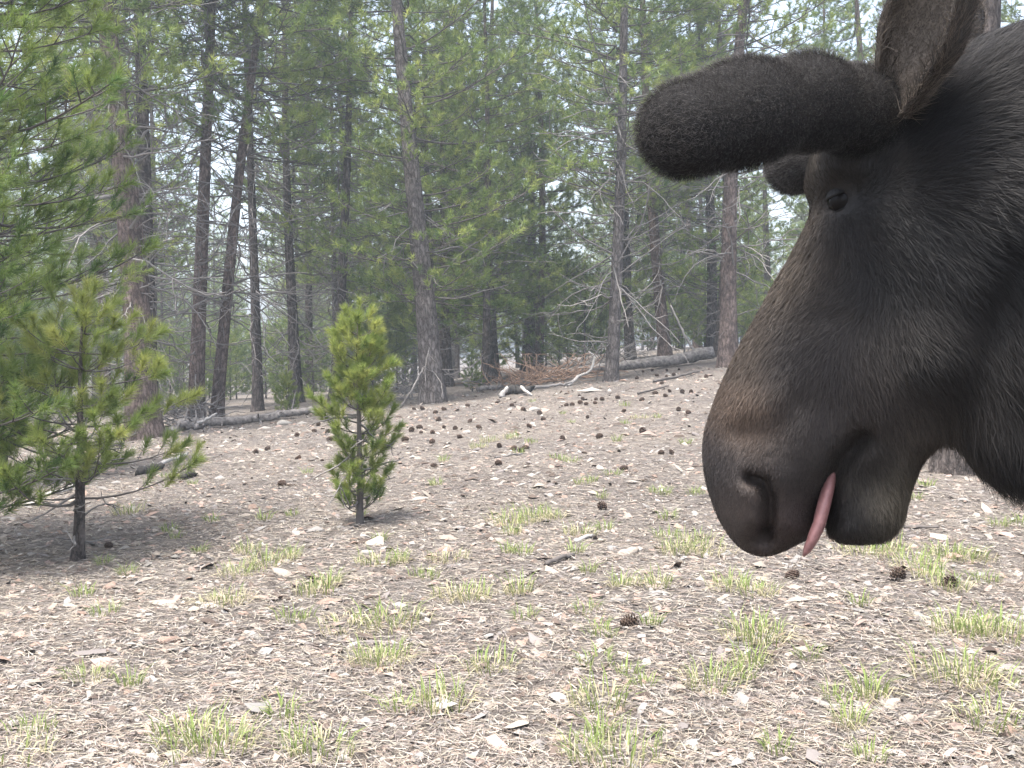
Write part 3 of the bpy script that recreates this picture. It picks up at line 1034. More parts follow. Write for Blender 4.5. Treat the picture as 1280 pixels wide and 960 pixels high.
# ------------------------------------------------------------------ grass tufts
def tuft_mesh(seed, nb_, hmax, rad, dry):
    rng = np.random.default_rng(seed)
    Vs, Cs = [], []
    for i in range(nb_):
        a_ = rng.uniform(0, 2 * math.pi)
        rr = rad * math.sqrt(rng.uniform())
        p0 = np.array([rr * math.cos(a_), rr * math.sin(a_) * 0.8, -0.01])
        isdry = rng.uniform() < dry
        h_ = hmax * rng.uniform(0.45, 1.0) * (0.8 if isdry else 1)
        out_ = np.array([math.cos(a_ + rng.normal(0, 0.7)), math.sin(a_ + rng.normal(0, 0.7)), 0])
        sp = rng.uniform(0.25, 0.85) * (1.7 if isdry else 1)
        p1 = p0 + np.array([0, 0, h_ * 0.55]) + out_ * h_ * sp * 0.35
        p2 = p0 + np.array([0, 0, h_ * (0.95 - 0.55 * min(1, sp) * (1 if isdry else 0.4))]) + out_ * h_ * sp
        sd2 = norm(np.cross(out_, [0, 0, 1.0]) + rng.normal(0, 0.3, 3)) * rng.uniform(0.0013, 0.0026)
        Vs += [p0 - sd2, p0 + sd2, p1 - sd2 * 0.8, p1 + sd2 * 0.8, p2]
        if isdry:
            c = np.array([0.42, 0.38, 0.25]) * rng.uniform(0.8, 1.15)
            Cs += [c, c, c, c, c * 1.05]
        else:
            c = np.array([0.18, 0.25, 0.075]) * rng.uniform(0.8, 1.25)
            st_ = np.array([0.36, 0.36, 0.16])
            Cs += [st_, st_, c, c, c * [1.25, 1.1, 1]]
    Vs = np.array(Vs)
    k = np.arange(nb_) * 5
    F = [np.stack([k, k + 1, k + 3, k + 2], -1), np.stack([k + 2, k + 3, k + 4], -1)]
    me = mesh_np('grass_tuft', Vs, F, {'col': np.array(Cs)})
    me.materials.append(M['blade'])
    return me


TUFT = [tuft_mesh(1, 70, 0.13, 0.055, 0.35), tuft_mesh(2, 90, 0.12, 0.10, 0.55), tuft_mesh(3, 45, 0.10, 0.05, 0.1),
        tuft_mesh(4, 120, 0.13, 0.14, 0.5), tuft_mesh(5, 55, 0.09, 0.07, 0.05), tuft_mesh(6, 110, 0.11, 0.13, 0.85)]
tufts = [(130, 705, 4), (158, 717, 4), (105, 745, 2), (130, 768, 4), (300, 718, 3), (335, 705, 3), (365, 698, 0), (290, 748, 5), (275, 755, 5), (415, 730, 0), (395, 740, 1), (370, 776, 4),
         (430, 785, 5), (490, 780, 3), (450, 645, 2), (475, 676, 2), (500, 703, 0), (530, 722, 4), (575, 745, 5), (590, 748, 1), (470, 705, 1), (640, 655, 3), (665, 648, 3), (690, 648, 1),
         (640, 668, 0), (655, 693, 2), (636, 690, 2), (725, 668, 1), (720, 690, 2), (648, 742, 0), (735, 715, 2), (732, 764, 4), (655, 773, 4), (752, 793, 4), (778, 733, 0), (820, 732, 1),
         (814, 780, 2), (833, 672, 4), (835, 648, 4), (831, 618, 4), (740, 602, 2), (752, 622, 2), (757, 662, 2), (850, 690, 3), (870, 675, 3), (888, 690, 5), (918, 735, 3), (940, 742, 1),
         (940, 795, 3), (955, 800, 1), (1140, 705, 3), (1160, 722, 0), (1185, 697, 3), (1210, 700, 3), (1080, 692, 3), (1110, 688, 1), (1230, 727, 4), (1187, 735, 1), (1200, 790, 3), (1215, 792, 1),
         (1255, 795, 3), (1145, 624, 2), (1160, 608, 2), (1250, 657, 4), (1276, 655, 4), (612, 552, 3), (640, 548, 1), (598, 560, 1), (545, 606, 2), (385, 592, 2), (365, 645, 2), (330, 650, 2),
         (212, 664, 2), (220, 673, 2), (265, 652, 2), (160, 642, 1), (240, 606, 2), (207, 597, 2), (800, 523, 5), (822, 522, 2), (1075, 755, 2), (1035, 640, 2), (560, 700, 5), (310, 690, 1), (250, 690, 2)]
rngt = np.random.default_rng(3)
for _ in range(34):
    tufts.append((rngt.uniform(0, 1280), rngt.uniform(815, 955), int(rngt.integers(6))))
for _ in range(16):
    tufts.append((rngt.uniform(520, 890), rngt.uniform(500, 640), int(rngt.choice([2, 4]))))
GL = {0: 'dense upright grass tuft with straw at its base', 1: 'ragged mixed green and straw grass tuft', 2: 'little sparse green grass tuft on bare litter',
      3: 'broad loose clump of green and dry grass', 4: 'low bright green grass tuft', 5: 'bleached straw-coloured grass clump'}
for px_, py_, k in tufts:
    p = ground_at(px_, py_)
    o = obj('grass_tuft', TUFT[k], None, None, p)
    s_ = rngt.uniform(0.85, 1.2)
    o.scale = (s_, s_, s_ * rngt.uniform(0.85, 1.1))
    o.rotation_euler = (0, 0, rngt.uniform(0, 6.28))
    tag(o, GL[k], 'grass', 'each a ' + GL[k])

# ------------------------------------------------------------------ pine cones
def cone_mesh(seed, openness):
    rng = np.random.default_rng(seed)
    Vs, Fs, Cs = [], [], []
    L = 1.0
    nsc = 72
    for i in range(nsc):
        t = (i + 0.5) / nsc
        a_ = i * 2.39996
        zc = (t - 0.5) * L
        rr = 0.40 * math.sin(math.pi * (0.12 + 0.83 * t)) ** 0.7 * (1.05 - 0.45 * t)
        d = np.array([math.cos(a_), math.sin(a_), 0])
        s_ = np.array([-math.sin(a_), math.cos(a_), 0])
        upv = np.array([0, 0, 1.0])
        w = 0.17 * (1.1 - 0.5 * t)
        tipd = norm(d * openness + upv * (0.9 - openness * 0.5))
        b0 = d * rr * 0.25 + upv * (zc - 0.06)
        tip = b0 + tipd * (rr * 0.95 + 0.05)
        n_ = np.cross(s_, tipd)
        k = len(Vs)
        Vs += [b0 - s_ * w * 0.4, b0 + s_ * w * 0.4, tip + s_ * w * 0.5 - tipd * 0.05, tip - s_ * w * 0.5 - tipd * 0.05, tip + tipd * 0.03, tip + n_ * 0.07 - tipd * 0.03]
        Fs += [[k, k + 1, k + 2], [k, k + 2, k + 3], [k + 3, k + 2, k + 4], [k + 2, k + 5, k + 4], [k + 3, k + 4, k + 5], [k + 1, k + 5, k + 2], [k, k + 3, k + 5], [k, k + 5, k + 1]]
        c = np.array([0.055, 0.038, 0.03]) * rng.uniform(0.6, 1.3)
        Cs += [c * 0.9, c * 0.9, c, c, c * 1.8, c * 1.5]
    core_k = len(Vs)
    ringn = 8
    for t in np.linspace(0, 1, 6):
        rr = 0.26 * math.sin(math.pi * (0.1 + 0.84 * t)) ** 0.7
        for j in range(ringn):
            a_ = j * 2 * math.pi / ringn
            Vs.append(np.array([rr * math.cos(a_), rr * math.sin(a_), (t - 0.5) * 0.92]))
            Cs.append(np.array([0.05, 0.035, 0.026]))
    Q = []
    for i in range(5):
        for j in range(ringn):
            a0 = core_k + i * ringn
            Q.append([a0 + j, a0 + (j + 1) % ringn, a0 + ringn + (j + 1) % ringn, a0 + ringn + j])
    me = mesh_np('pine_cone', np.array(Vs), [np.array(Fs), np.array(Q)], {'col': np.array(Cs)})
    me.materials.append(M['cone'])
    return me


CONES = [cone_mesh(1, 0.9), cone_mesh(2, 1.3), cone_mesh(3, 0.6)]
cz = []
cz += [(600 + a_ / 4, 340 + b_ / 4) for a_, b_ in [(130, 605), (85, 648), (160, 660), (215, 683), (300, 700), (318, 732), (247, 768), (415, 830), (97, 868), (167, 883), (207, 892), (228, 877), (497, 613), (515, 627), (463, 657), (430, 660), (503, 647), (530, 654), (575, 648), (580, 630), (610, 632), (690, 622), (720, 690), (538, 720), (598, 820), (808, 635), (783, 525), (815, 490), (860, 485), (883, 510), (935, 483), (970, 508), (932, 518), (908, 549), (948, 590), (928, 613), (878, 600), (1013, 595), (1055, 593), (1130, 516), (992, 683), (1040, 698), (815, 795), (908, 903), (958, 900)]]
cz += [(300 + a_ / 4, 340 + b_ / 4) for a_, b_ in [(870, 678), (912, 678), (975, 697), (1018, 682), (1140, 663), (990, 735), (1150, 742), (1020, 770), (1075, 778), (1195, 773), (895, 775), (855, 787), (905, 797), (962, 797), (1100, 820), (962, 845), (790, 787), (393, 757), (370, 790), (435, 795), (285, 810), (450, 833), (80, 897), (140, 880), (828, 835)]]
cz += [(542, 582), (353, 605), (780, 585), (623, 579), (754, 634), (785, 781), (990, 721), (1186, 732), (136, 683), (1123, 722)]
rngc = np.random.default_rng(8)
CL = 'dark brown open pine cone lying on the litter'
for px_, py_ in cz:
    p = ground_at(px_, py_ + 3)
    s_ = rngc.uniform(0.06, 0.085)
    k = int(rngc.integers(3))
    o = obj('pine_cone', CONES[k], None, None, p + np.array([0, 0, s_ * 0.30]))
    o.scale = (s_, s_, s_)
    o.rotation_euler = (math.pi / 2 + rngc.normal(0, 0.4), rngc.normal(0, 0.2), rngc.uniform(0, 6.28))
    tag(o, CL, 'pine cone', 'cones scattered on the ground')
# ------------------------------------------------------------------ moose
def surface_nets(Fv, o, h):
    nx, ny, nz = Fv.shape
    acc = np.zeros((nx - 1, ny - 1, nz - 1, 3), np.float32)
    cnt = np.zeros((nx - 1, ny - 1, nz - 1), np.float32)
    s_ = Fv < 0
    for ax in range(3):
        sl0 = [slice(None)] * 3
        sl1 = [slice(None)] * 3
        sl0[ax] = slice(0, -1)
        sl1[ax] = slice(1, None)
        f0, f1 = Fv[tuple(sl0)], Fv[tuple(sl1)]
        cr = s_[tuple(sl0)] != s_[tuple(sl1)]
        t = np.where(cr, f0 / np.where(cr, f0 - f1, 1), 0).astype(np.float32)
        o1, o2 = [k for k in range(3) if k != ax]
        for b_ in (0, 1):
            for c_ in (0, 1):
                sl = [slice(None)] * 3
                sl[o1] = slice(b_, t.shape[o1] - 1 + b_)
                sl[o2] = slice(c_, t.shape[o2] - 1 + c_)
                m = cr[tuple(sl)]
                acc[..., ax] += t[tuple(sl)] * m
                acc[..., o1] += b_ * m
                acc[..., o2] += c_ * m
                cnt += m
    act = cnt > 0
    idx = np.full(act.shape, -1, np.int64)
    ijk = np.argwhere(act)
    idx[act] = np.arange(len(ijk))
    V = (ijk + acc[act] / cnt[act][:, None]) * h + np.asarray(o)
    Q = []
    for ax in range(3):
        o1, o2 = [k for k in range(3) if k != ax]
        sl0 = [slice(1, -1)] * 3
        sl1 = [slice(1, -1)] * 3
        sl0[ax] = slice(0, -1)
        sl1[ax] = slice(1, None)
        a0, a1 = s_[tuple(sl0)], s_[tuple(sl1)]
        e = np.argwhere(a0 != a1)
        if len(e) == 0:
            continue
        inside = a0[tuple(e.T)]
        e = e + 1
        e[:, ax] -= 1
        def cell(d1, d2):
            c = e.copy()
            c[:, o1] += d1
            c[:, o2] += d2
            return idx[tuple(c.T)]
        q = np.stack([cell(-1, -1), cell(0, -1), cell(0, 0), cell(-1, 0)], -1)
        flip = inside if ax != 1 else ~inside
        q[~flip] = q[~flip][:, ::-1]
        Q.append(q)
    return V, np.concatenate(Q)


def vnormals(V, Q):
    n_ = np.cross(V[Q[:, 2]] - V[Q[:, 0]], V[Q[:, 3]] - V[Q[:, 1]])
    out = np.zeros_like(V)
    for k in range(4):
        np.add.at(out, Q[:, k], n_)
    return norm(out)


def capsule_field(G, pts, rad, scale=(1, 1, 1), k=0.05):
    """smooth union of tapered capsules along a chain"""
    f = None
    sc = np.asarray(scale, float)
    for i in range(len(pts) - 1):
        a_ = np.asarray(pts[i], float)
        b_ = np.asarray(pts[i + 1], float)
        ab = (b_ - a_) / sc
        pa = (G - a_) / sc
        t = np.clip((pa @ ab) / (ab @ ab), 0, 1)
        d = np.linalg.norm(pa - t[..., None] * ab, axis=-1) - (rad[i] + (rad[i + 1] - rad[i]) * t)
        f = d if f is None else smin(f, d, k)
    return f


def smin(a_, b_, k):
    h = np.clip(0.5 + 0.5 * (b_ - a_) / k, 0, 1)
    return b_ * (1 - h) + a_ * h - k * h * (1 - h)


YAW = math.radians(20)
EU = np.array([math.cos(YAW), -math.sin(YAW), 0])       # towards the back of the head
EW = np.array([-math.sin(YAW), -math.cos(YAW), 0])      # out of the near cheek
EZ = np.array([0, 0, 1.0])
C0 = at(1080, 300, 1.27)


def plane2(px, py, w_=0.0):
    r = ray(px, py)
    t = ((C0 + w_ * EW - CAM) @ EW) / (r @ EW)
    p = CAM + r * t - C0
    return np.array([p @ EU, p[2]])


def pl(lst, w_=0.0):
    return np.array([plane2(*p, w_) for p in lst])


PXM = np.linalg.norm(plane2(1080, 300) - plane2(1080, 301))   # metres per photograph pixel on the head plane


def catmull(P, per=6):
    n_ = len(P)
    out = []
    for i in range(n_):
        p0, p1, p2, p3 = P[i - 1], P[i], P[(i + 1) % n_], P[(i + 2) % n_]
        for t in np.arange(per) / per:
            out.append(0.5 * ((2 * p1) + (-p0 + p2) * t + (2 * p0 - 5 * p1 + 4 * p2 - p3) * t * t + (-p0 + 3 * p1 - 3 * p2 + p3) * t ** 3))
    return np.array(out)


OUT = [(1008, 238), (1013, 268), (995, 312), (978, 342), (957, 380), (935, 418), (912, 462), (893, 505), (882, 540), (880, 570), (884, 602), (896, 640), (912, 668), (930, 686), (952, 694),
       (975, 690), (1000, 678), (1018, 668), (1026, 654), (1030, 636), (1033, 650), (1034, 668), (1052, 677), (1084, 678), (1110, 672), (1126, 652), (1134, 622), (1144, 592), (1160, 566), (1182, 552),
       (1206, 566), (1232, 584), (1258, 596), (1282, 612), (1300, 660), (1318, 690), (1336, 640), (1352, 590), (1400, 560), (1500, 540), (1580, 420), (1590, 250), (1560, 60), (1480, -10), (1380, 5), (1280, 35),
       (1190, 70), (1130, 92), (1090, 112), (1060, 135), (1040, 160), (1024, 186), (1012, 210)]
poly = catmull(pl(OUT), 5)


def seg_dist(U, Zg, A, B):
    ab = B - A
    t = np.clip(((U - A[0]) * ab[0] + (Zg - A[1]) * ab[1]) / max(ab @ ab, 1e-12), 0, 1)
    return np.hypot(U - A[0] - t * ab[0], Zg - A[1] - t * ab[1])


def signed2(U, Zg, P):
    d = np.full(U.shape, 1e9)
    ins = np.zeros(U.shape, bool)
    for i in range(len(P)):
        A, B = P[i - 1], P[i]
        d = np.minimum(d, seg_dist(U, Zg, A, B))
        c = ((A[1] > Zg) != (B[1] > Zg)) & (U < (B[0] - A[0]) * (Zg - A[1]) / (B[1] - A[1] + 1e-12) + A[0])
        ins ^= c
    return np.where(ins, d, -d)


def idw(U, Zg, anchors, power=3.0):
    """smooth interpolation of anchor values (photograph px, value...)"""
    num, den = 0, 0
    for a_ in anchors:
        c = plane2(a_[0], a_[1], 0.06)
        w_ = 1 / (((U - c[0]) ** 2 + (Zg - c[1]) ** 2) + (35 * PXM) ** 2) ** (power / 2)
        v = np.asarray(a_[2:], float)
        num = num + w_[..., None] * v
        den = den + w_
    return num / den[..., None]


HS = 0.0042
u0, z0 = poly.min(0) - 0.03
u1, z1 = poly.max(0) + 0.03
us = np.arange(u0, u1, HS)
zs_ = np.arange(z0, z1, HS)
ws = np.arange(-0.26, 0.26, HS)
U2, Z2 = np.meshgrid(us, zs_, indexing='ij')
D2 = signed2(U2, Z2, poly)
WA = [(950, 580, .088, .095), (920, 640, .070, .075), (990, 650, .068, .07), (1085, 635, .052, .05), (1000, 430, .078, .085), (960, 480, .082, .09), (1085, 450, .094, .10), (1055, 230, .098, .085),
      (1050, 320, .086, .08), (1180, 430, .108, .11), (1150, 540, .075, .07), (1300, 260, .15, .16), (1280, 540, .085, .07), (1320, 660, .05, .04), (1200, 200, .125, .13), (1100, 140, .09, .08), (1460, 300, .20, .18), (1450, 500, .15, .12)]
WR = idw(U2, Z2, WA)
W2, R2 = WR[..., 0], WR[..., 1]


def stroke(pts, amp, sig):
    P_ = pl(pts, 0.065)
    d = np.full(U2.shape, 1e9)
    if len(P_) == 1:
        d = np.hypot(U2 - P_[0][0], Z2 - P_[0][1])
    for i in range(len(P_) - 1):
        d = np.minimum(d, seg_dist(U2, Z2, P_[i], P_[i + 1]))
    return amp * np.exp(-0.5 * (d / (sig * PXM)) ** 2)


W2 = W2 + stroke([(1040, 212), (1062, 214)], .016, 17) + stroke([(1052, 249)], -.016, 17) + stroke([(1090, 285), (1140, 320), (1200, 350)], .010, 28)
W2 = W2 + stroke([(1062, 285), (1050, 335), (1038, 395)], -.007, 11) + stroke([(1025, 300), (1010, 370)], .004, 14)
W2 = W2 + stroke([(1038, 273), (1066, 273)], .003, 8)
W2 = W2 + stroke([(940, 597), (955, 602), (962, 622), (961, 648), (956, 668)], -.03, 6) + stroke([(951, 676)], -.04, 10)
W2 = W2 + stroke([(932, 615), (934, 665)], .012, 15) + stroke([(984, 600), (990, 655)], .008, 17)
W2 = W2 + stroke([(905, 520), (945, 508), (975, 500)], .007, 20) + stroke([(925, 548), (965, 540), (1000, 505)], -.007, 16)
W2 = W2 + stroke([(1010, 545), (1035, 570)], .010, 30)
W2 = W2 + stroke([(1078, 545), (1054, 572), (1038, 602), (1030, 640), (1028, 690)], -.030, 8) + stroke([(1075, 600), (1050, 620)], -.010, 25)
W2 = W2 + stroke([(1165, 545), (1125, 600), (1110, 640)], .006, 14) + stroke([(1110, 500), (1150, 470)], .006, 35)
W2 = W2 + stroke([(1195, 520), (1230, 430), (1260, 330)], -.012, 18)
rngm = np.random.default_rng(4)
for _ in range(60):
    W2 = W2 + stroke([(rngm.uniform(900, 1400), rngm.uniform(100, 680))], rngm.normal(0, .0018), rngm.uniform(12, 30))
W2 = np.maximum(W2, 0.012)
edge = (1 - np.minimum(D2 / R2, 1)) ** 2
Fv = (ws[None, None, :] / W2[..., None]) ** 2 + edge[..., None] - 1
Fv = (Fv * 0.5 * np.minimum(W2, R2)[..., None]).astype(np.float32)
HV, HQ = surface_nets(Fv, (u0, z0, ws[0]), HS)          # columns: u, z, w
HQ = HQ[:, ::-1] if False else HQ
bendw = lambda u: np.where(u > 0.1, -1.2 * (u - 0.1) ** 2, 0)


def head_world(uzw):
    u, z, w_ = uzw[:, 0], uzw[:, 1], uzw[:, 2] + bendw(uzw[:, 0])
    return C0 + u[:, None] * EU + z[:, None] * EZ + w_[:, None] * EW


HW = head_world(HV)
hn = vnormals(HW, HQ)
ctr = (hn * (HW - HW.mean(0))).sum()
if ctr < 0:
    HQ = HQ[:, ::-1]
    hn = -hn
# hide colour at anchors, dark fur blued to imitate a glare sheen (photograph px, linear rgb)
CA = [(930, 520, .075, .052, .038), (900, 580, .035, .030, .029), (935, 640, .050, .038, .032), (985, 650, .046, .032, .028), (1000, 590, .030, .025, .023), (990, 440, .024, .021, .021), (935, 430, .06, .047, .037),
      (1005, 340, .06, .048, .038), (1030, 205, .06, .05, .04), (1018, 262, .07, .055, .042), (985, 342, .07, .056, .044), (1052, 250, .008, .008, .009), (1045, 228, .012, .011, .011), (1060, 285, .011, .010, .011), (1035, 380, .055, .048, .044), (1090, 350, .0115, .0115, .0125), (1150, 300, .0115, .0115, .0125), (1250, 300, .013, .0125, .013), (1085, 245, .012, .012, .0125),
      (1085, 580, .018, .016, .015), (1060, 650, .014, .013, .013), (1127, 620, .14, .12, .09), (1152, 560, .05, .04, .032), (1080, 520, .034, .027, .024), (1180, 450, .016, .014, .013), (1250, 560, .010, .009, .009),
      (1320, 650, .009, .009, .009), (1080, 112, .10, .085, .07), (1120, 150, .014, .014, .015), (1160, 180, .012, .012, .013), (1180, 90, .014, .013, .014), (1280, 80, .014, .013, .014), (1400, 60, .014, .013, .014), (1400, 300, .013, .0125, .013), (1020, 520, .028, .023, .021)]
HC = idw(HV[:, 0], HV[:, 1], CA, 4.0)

# the rest of the body, coarser, one surface with the neck
BH = 0.024
bx0, bx1, by0, by1, bz0, bz1 = 0.62, 3.05, 0.85, 2.55, -0.05, 2.0
gx_, gy_, gz_ = np.arange(bx0, bx1, BH), np.arange(by0, by1, BH), np.arange(bz0, bz1, BH)
G = np.stack(np.meshgrid(gx_, gy_, gz_, indexing='ij'), -1)
fb = capsule_field(G, [(0.86, 1.22, 1.40), (1.15, 1.40, 1.40), (1.3, 1.46, 1.36)], [.20, .31, .33])
fb = smin(fb, capsule_field(G, [(1.2, 1.42, 1.28), (1.75, 1.62, 1.30), (2.4, 1.87, 1.36), (2.55, 1.92, 1.34)], [.34, .38, .33, .27]), .08)
fb = smin(fb, capsule_field(G, [(1.1, 1.39, 1.55), (1.35, 1.48, 1.66), (1.8, 1.64, 1.55)], [.16, .17, .12]), .12)
LEGS = []
lat = np.array([-0.34, 0.94, 0]) * 0.19
for s_ in (-1, 1):
    o_ = lat * s_
    fl = [np.array([1.22, 1.44, 1.15]) + o_, np.array([1.20, 1.44, .92]) + o_, np.array([1.22, 1.45, .56]) + o_, np.array([1.24, 1.46, .18]) + o_, np.array([1.20, 1.445, .05]) + o_]
    fl[-1][2] = float(gz(fl[-1][0], fl[-1][1])) + .07
    fb = smin(fb, capsule_field(G, fl, [.15, .105, .062, .045, .055], k=.03), .06)
    hl = [np.array([2.45, 1.88, 1.22]) + o_ * .8, np.array([2.34, 1.84, .95]) + o_, np.array([2.56, 1.92, .62]) + o_, np.array([2.52, 1.91, .2]) + o_, np.array([2.47, 1.89, .05]) + o_]
    hl[-1][2] = float(gz(hl[-1][0], hl[-1][1])) + .07
    fb = smin(fb, capsule_field(G, hl, [.22, .15, .07, .048, .055], k=.03), .06)
    LEGS += [fl[-1], hl[-1]]
BV, BQ = surface_nets(fb.astype(np.float32), (bx0, by0, bz0), BH)
bn = vnormals(BV, BQ)
if (bn * (BV - BV.mean(0))).sum() < 0:
    BQ = BQ[:, ::-1]
BC = np.tile([.03, .025, .022], (len(BV), 1))
lowleg = np.clip((0.95 - BV[:, 2]) / 0.3, 0, 1)[:, None]
BC = BC * (1 - lowleg) + np.array([.12, .11, .10]) * lowleg

mbase = np.array([1.8, 1.65, float(gz(1.8, 1.65))])
moose = empty('moose', mbase)
tag(moose, 'dark brown moose with velvet antler buds bending its head, tongue out', 'moose')
M['hide'] = attr_mat('moose_hide', rough=0.7, bump=0.2, vary=0.25, spec=0.3, bscale=320)
M['fur'] = attr_mat('moose_fur', rough=0.6, spec=0.28, trans=0.2)
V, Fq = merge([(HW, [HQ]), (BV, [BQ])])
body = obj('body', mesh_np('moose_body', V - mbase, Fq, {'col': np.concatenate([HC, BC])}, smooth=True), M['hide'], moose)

# fur ------------------------------------------------------------
def hairs(rng, V, Q, nrm, n_, dirf, lenf, colf, width, lift=0.3, segs_bend=0.35, keep=None, messy=0.18, tip=1.3):
    a_ = np.linalg.norm(np.cross(V[Q[:, 2]] - V[Q[:, 0]], V[Q[:, 3]] - V[Q[:, 1]]), axis=1)
    if keep is not None:
        a_ = a_ * keep
    fi = rng.choice(len(Q), n_, p=a_ / a_.sum())
    b1, b2 = rng.uniform(size=(2, n_, 1))
    q = Q[fi]
    def bl(A):
        return (A[q[:, 0]] * (1 - b1) + A[q[:, 1]] * b1) * (1 - b2) + (A[q[:, 3]] * (1 - b1) + A[q[:, 2]] * b1) * b2
    p = bl(V)
    nn_ = norm(bl(nrm))
    d = dirf(p, fi) + rng.normal(0, messy, p.shape)
    d = norm(d - (d * nn_).sum(-1, keepdims=True) * nn_)
    L = lenf(p, fi) * rng.uniform(0.55, 1.25, n_)
    col = colf(p, fi)
    d0 = norm(d + nn_ * lift * 1.5)
    d1 = norm(d + nn_ * lift * 0.4 + rng.normal(0, messy * 0.5, p.shape))
    m = p + d0 * L[:, None] * 0.5
    e = m + d1 * L[:, None] * 0.5
    sd_ = norm(np.cross(d0, nn_) + nn_ * rng.normal(0, 0.45, (n_, 1)))
    w_ = (width * rng.uniform(0.6, 1.3, n_))[:, None] * 0.5
    root = p - nn_ * 0.001
    VV = np.stack([root - sd_ * w_, root + sd_ * w_, m - sd_ * w_ * 0.8, m + sd_ * w_ * 0.8, e], 1).reshape(-1, 3)
    k = np.arange(n_) * 5
    F = [np.stack([k, k + 1, k + 3, k + 2], -1), np.stack([k + 2, k + 3, k + 4], -1)]
    cv = (col * rng.uniform(0.6, 1.5, (n_, 1)))[:, None, :] * np.array([0.7, 0.7, 1, 1, tip])[None, :, None]
    return VV, F, np.clip(cv, 0, 0.6).reshape(-1, 3)


LA = [(930, 560, .007), (985, 640, .006), (930, 660, .004), (985, 430, .014), (1000, 330, .018), (1050, 247, .006), (1040, 200, .014), (1080, 440, .018), (1180, 440, .024), (1280, 250, .034), (1250, 560, .06), (1235, 585, .075),
      (1300, 640, .085), (1085, 640, .009), (1130, 620, .022), (1150, 560, .02), (1100, 120, .035), (1400, 300, .04), (1060, 560, .010), (1020, 600, .006)]
DA = [(930, 520, -.2, -.9), (985, 430, -.45, -.8), (1010, 330, -.35, -.9), (1040, 390, -.8, -.4), (1060, 200, .1, .9), (1100, 300, .6, -.6), (1090, 440, .35, -.9), (1180, 430, .6, -.8), (1280, 250, .85, -.5), (1250, 560, .2, -1),
      (1300, 650, .1, -1), (1080, 620, .2, -.95), (1130, 620, .5, -.85), (1000, 640, -.2, -.9), (1100, 120, .2, .9), (1170, 180, .8, .2)]
fc = HV[HQ].mean(1)
Uf, Zf = fc[:, 0], fc[:, 1]
LF = idw(Uf, Zf, LA, 4.0)[:, 0]
DF = idw(Uf, Zf, DA, 4.0)
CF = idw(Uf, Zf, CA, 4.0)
rngh = np.random.default_rng(6)
eye_c = plane2(1052, 247, 0.085)
noeye = 1 - np.exp(-((Uf - eye_c[0]) ** 2 + (Zf - eye_c[1]) ** 2) / (2 * (13 * PXM) ** 2)) > 0.6
nost = plane2(951, 678, 0.05)
noeye &= np.hypot(Uf - nost[0], Zf - nost[1]) > 9 * PXM
kp = noeye * np.where(fc[:, 2] > -0.02, 1.0, 0.35) * np.where(Uf < 0.32, 1.0, 0.4)
hdir = lambda p, fi: DF[fi, 0:1] * EU + DF[fi, 1:2] * EZ
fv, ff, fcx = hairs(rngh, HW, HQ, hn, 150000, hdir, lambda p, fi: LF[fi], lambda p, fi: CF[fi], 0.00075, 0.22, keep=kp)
o = obj('fur', mesh_np('fur', fv - mbase, ff, {'col': fcx}), M['fur'], body, kind='stuff')

# eyes ------------------------------------------------------------
M['eye'] = plain_mat('moose_eye', (0.008, 0.007, 0.007), rough=0.22, spec=0.12, bump=0.0)
import bmesh


def ball(name, r, sc=(1, 1, 1), seg=24):
    bm = bmesh.new()
    bmesh.ops.create_uvsphere(bm, u_segments=seg, v_segments=seg // 2, radius=r)
    for v in bm.verts:
        v.co = Vector((v.co.x * sc[0], v.co.y * sc[1], v.co.z * sc[2]))
    me = bpy.data.meshes.new(name)
    bm.to_mesh(me)
    bm.free()
    for p in me.polygons:
        p.use_smooth = True
    return me


iu = int(round((eye_c[0] - u0) / HS))
iz = int(round((eye_c[1] - z0) / HS))
we = float(W2[iu, iz] * math.sqrt(max(0.0, 1 - edge[iu, iz])))
for sgn in (1, -1):
    ec = C0 + eye_c[0] * EU + eye_c[1] * EZ + sgn * (we - 0.009) * EW
    eo = obj('eye', ball('eye', 0.0175), M['eye'], moose, ec - mbase)
    for up_, a0 in ((1, 0.30), (-1, 0.58)):
        la = np.linspace(a0, math.pi / 2, 9)
        lo_ = np.arange(24) * 2 * math.pi / 24
        R_ = 0.0192
        q = np.stack([(np.cos(la)[:, None] * np.cos(lo_)), (np.cos(la)[:, None] * np.sin(lo_)), np.sin(la)[:, None] * np.ones(24) * up_], -1) * R_
        rim = q[0] * np.array([0.88, 0.88, 1])
        q = np.concatenate([rim[None], q]).reshape(-1, 3)
        ct, st = math.cos(0.32), math.sin(0.32)
        q = np.stack([q[:, 0] * ct - q[:, 2] * st, q[:, 1], q[:, 0] * st + q[:, 2] * ct], -1)
        pts = q[:, :1] * EU + q[:, 1:2] * EW + q[:, 2:] * EZ
        k_ = (np.arange(9) * 24)[:, None]
        s3 = np.arange(24)[None]
        fq = np.stack([k_ + s3, k_ + (s3 + 1) % 24, k_ + 24 + (s3 + 1) % 24, k_ + 24 + s3], -1).reshape(-1, 4)
        obj('eyelid', mesh_np('eyelid', pts, fq, {'col': np.tile([.012, .011, .011], (len(pts), 1))}, smooth=True), M['hide'], eo)

# velvet antlers --------------------------------------------------
M['velvet'] = attr_mat('antler_velvet', rough=0.9, spec=0.1, bump=0.4, vary=0.15, bscale=300)
M['velvet_fuzz'] = attr_mat('antler_fuzz', rough=0.7, spec=0.2, trans=0.5)


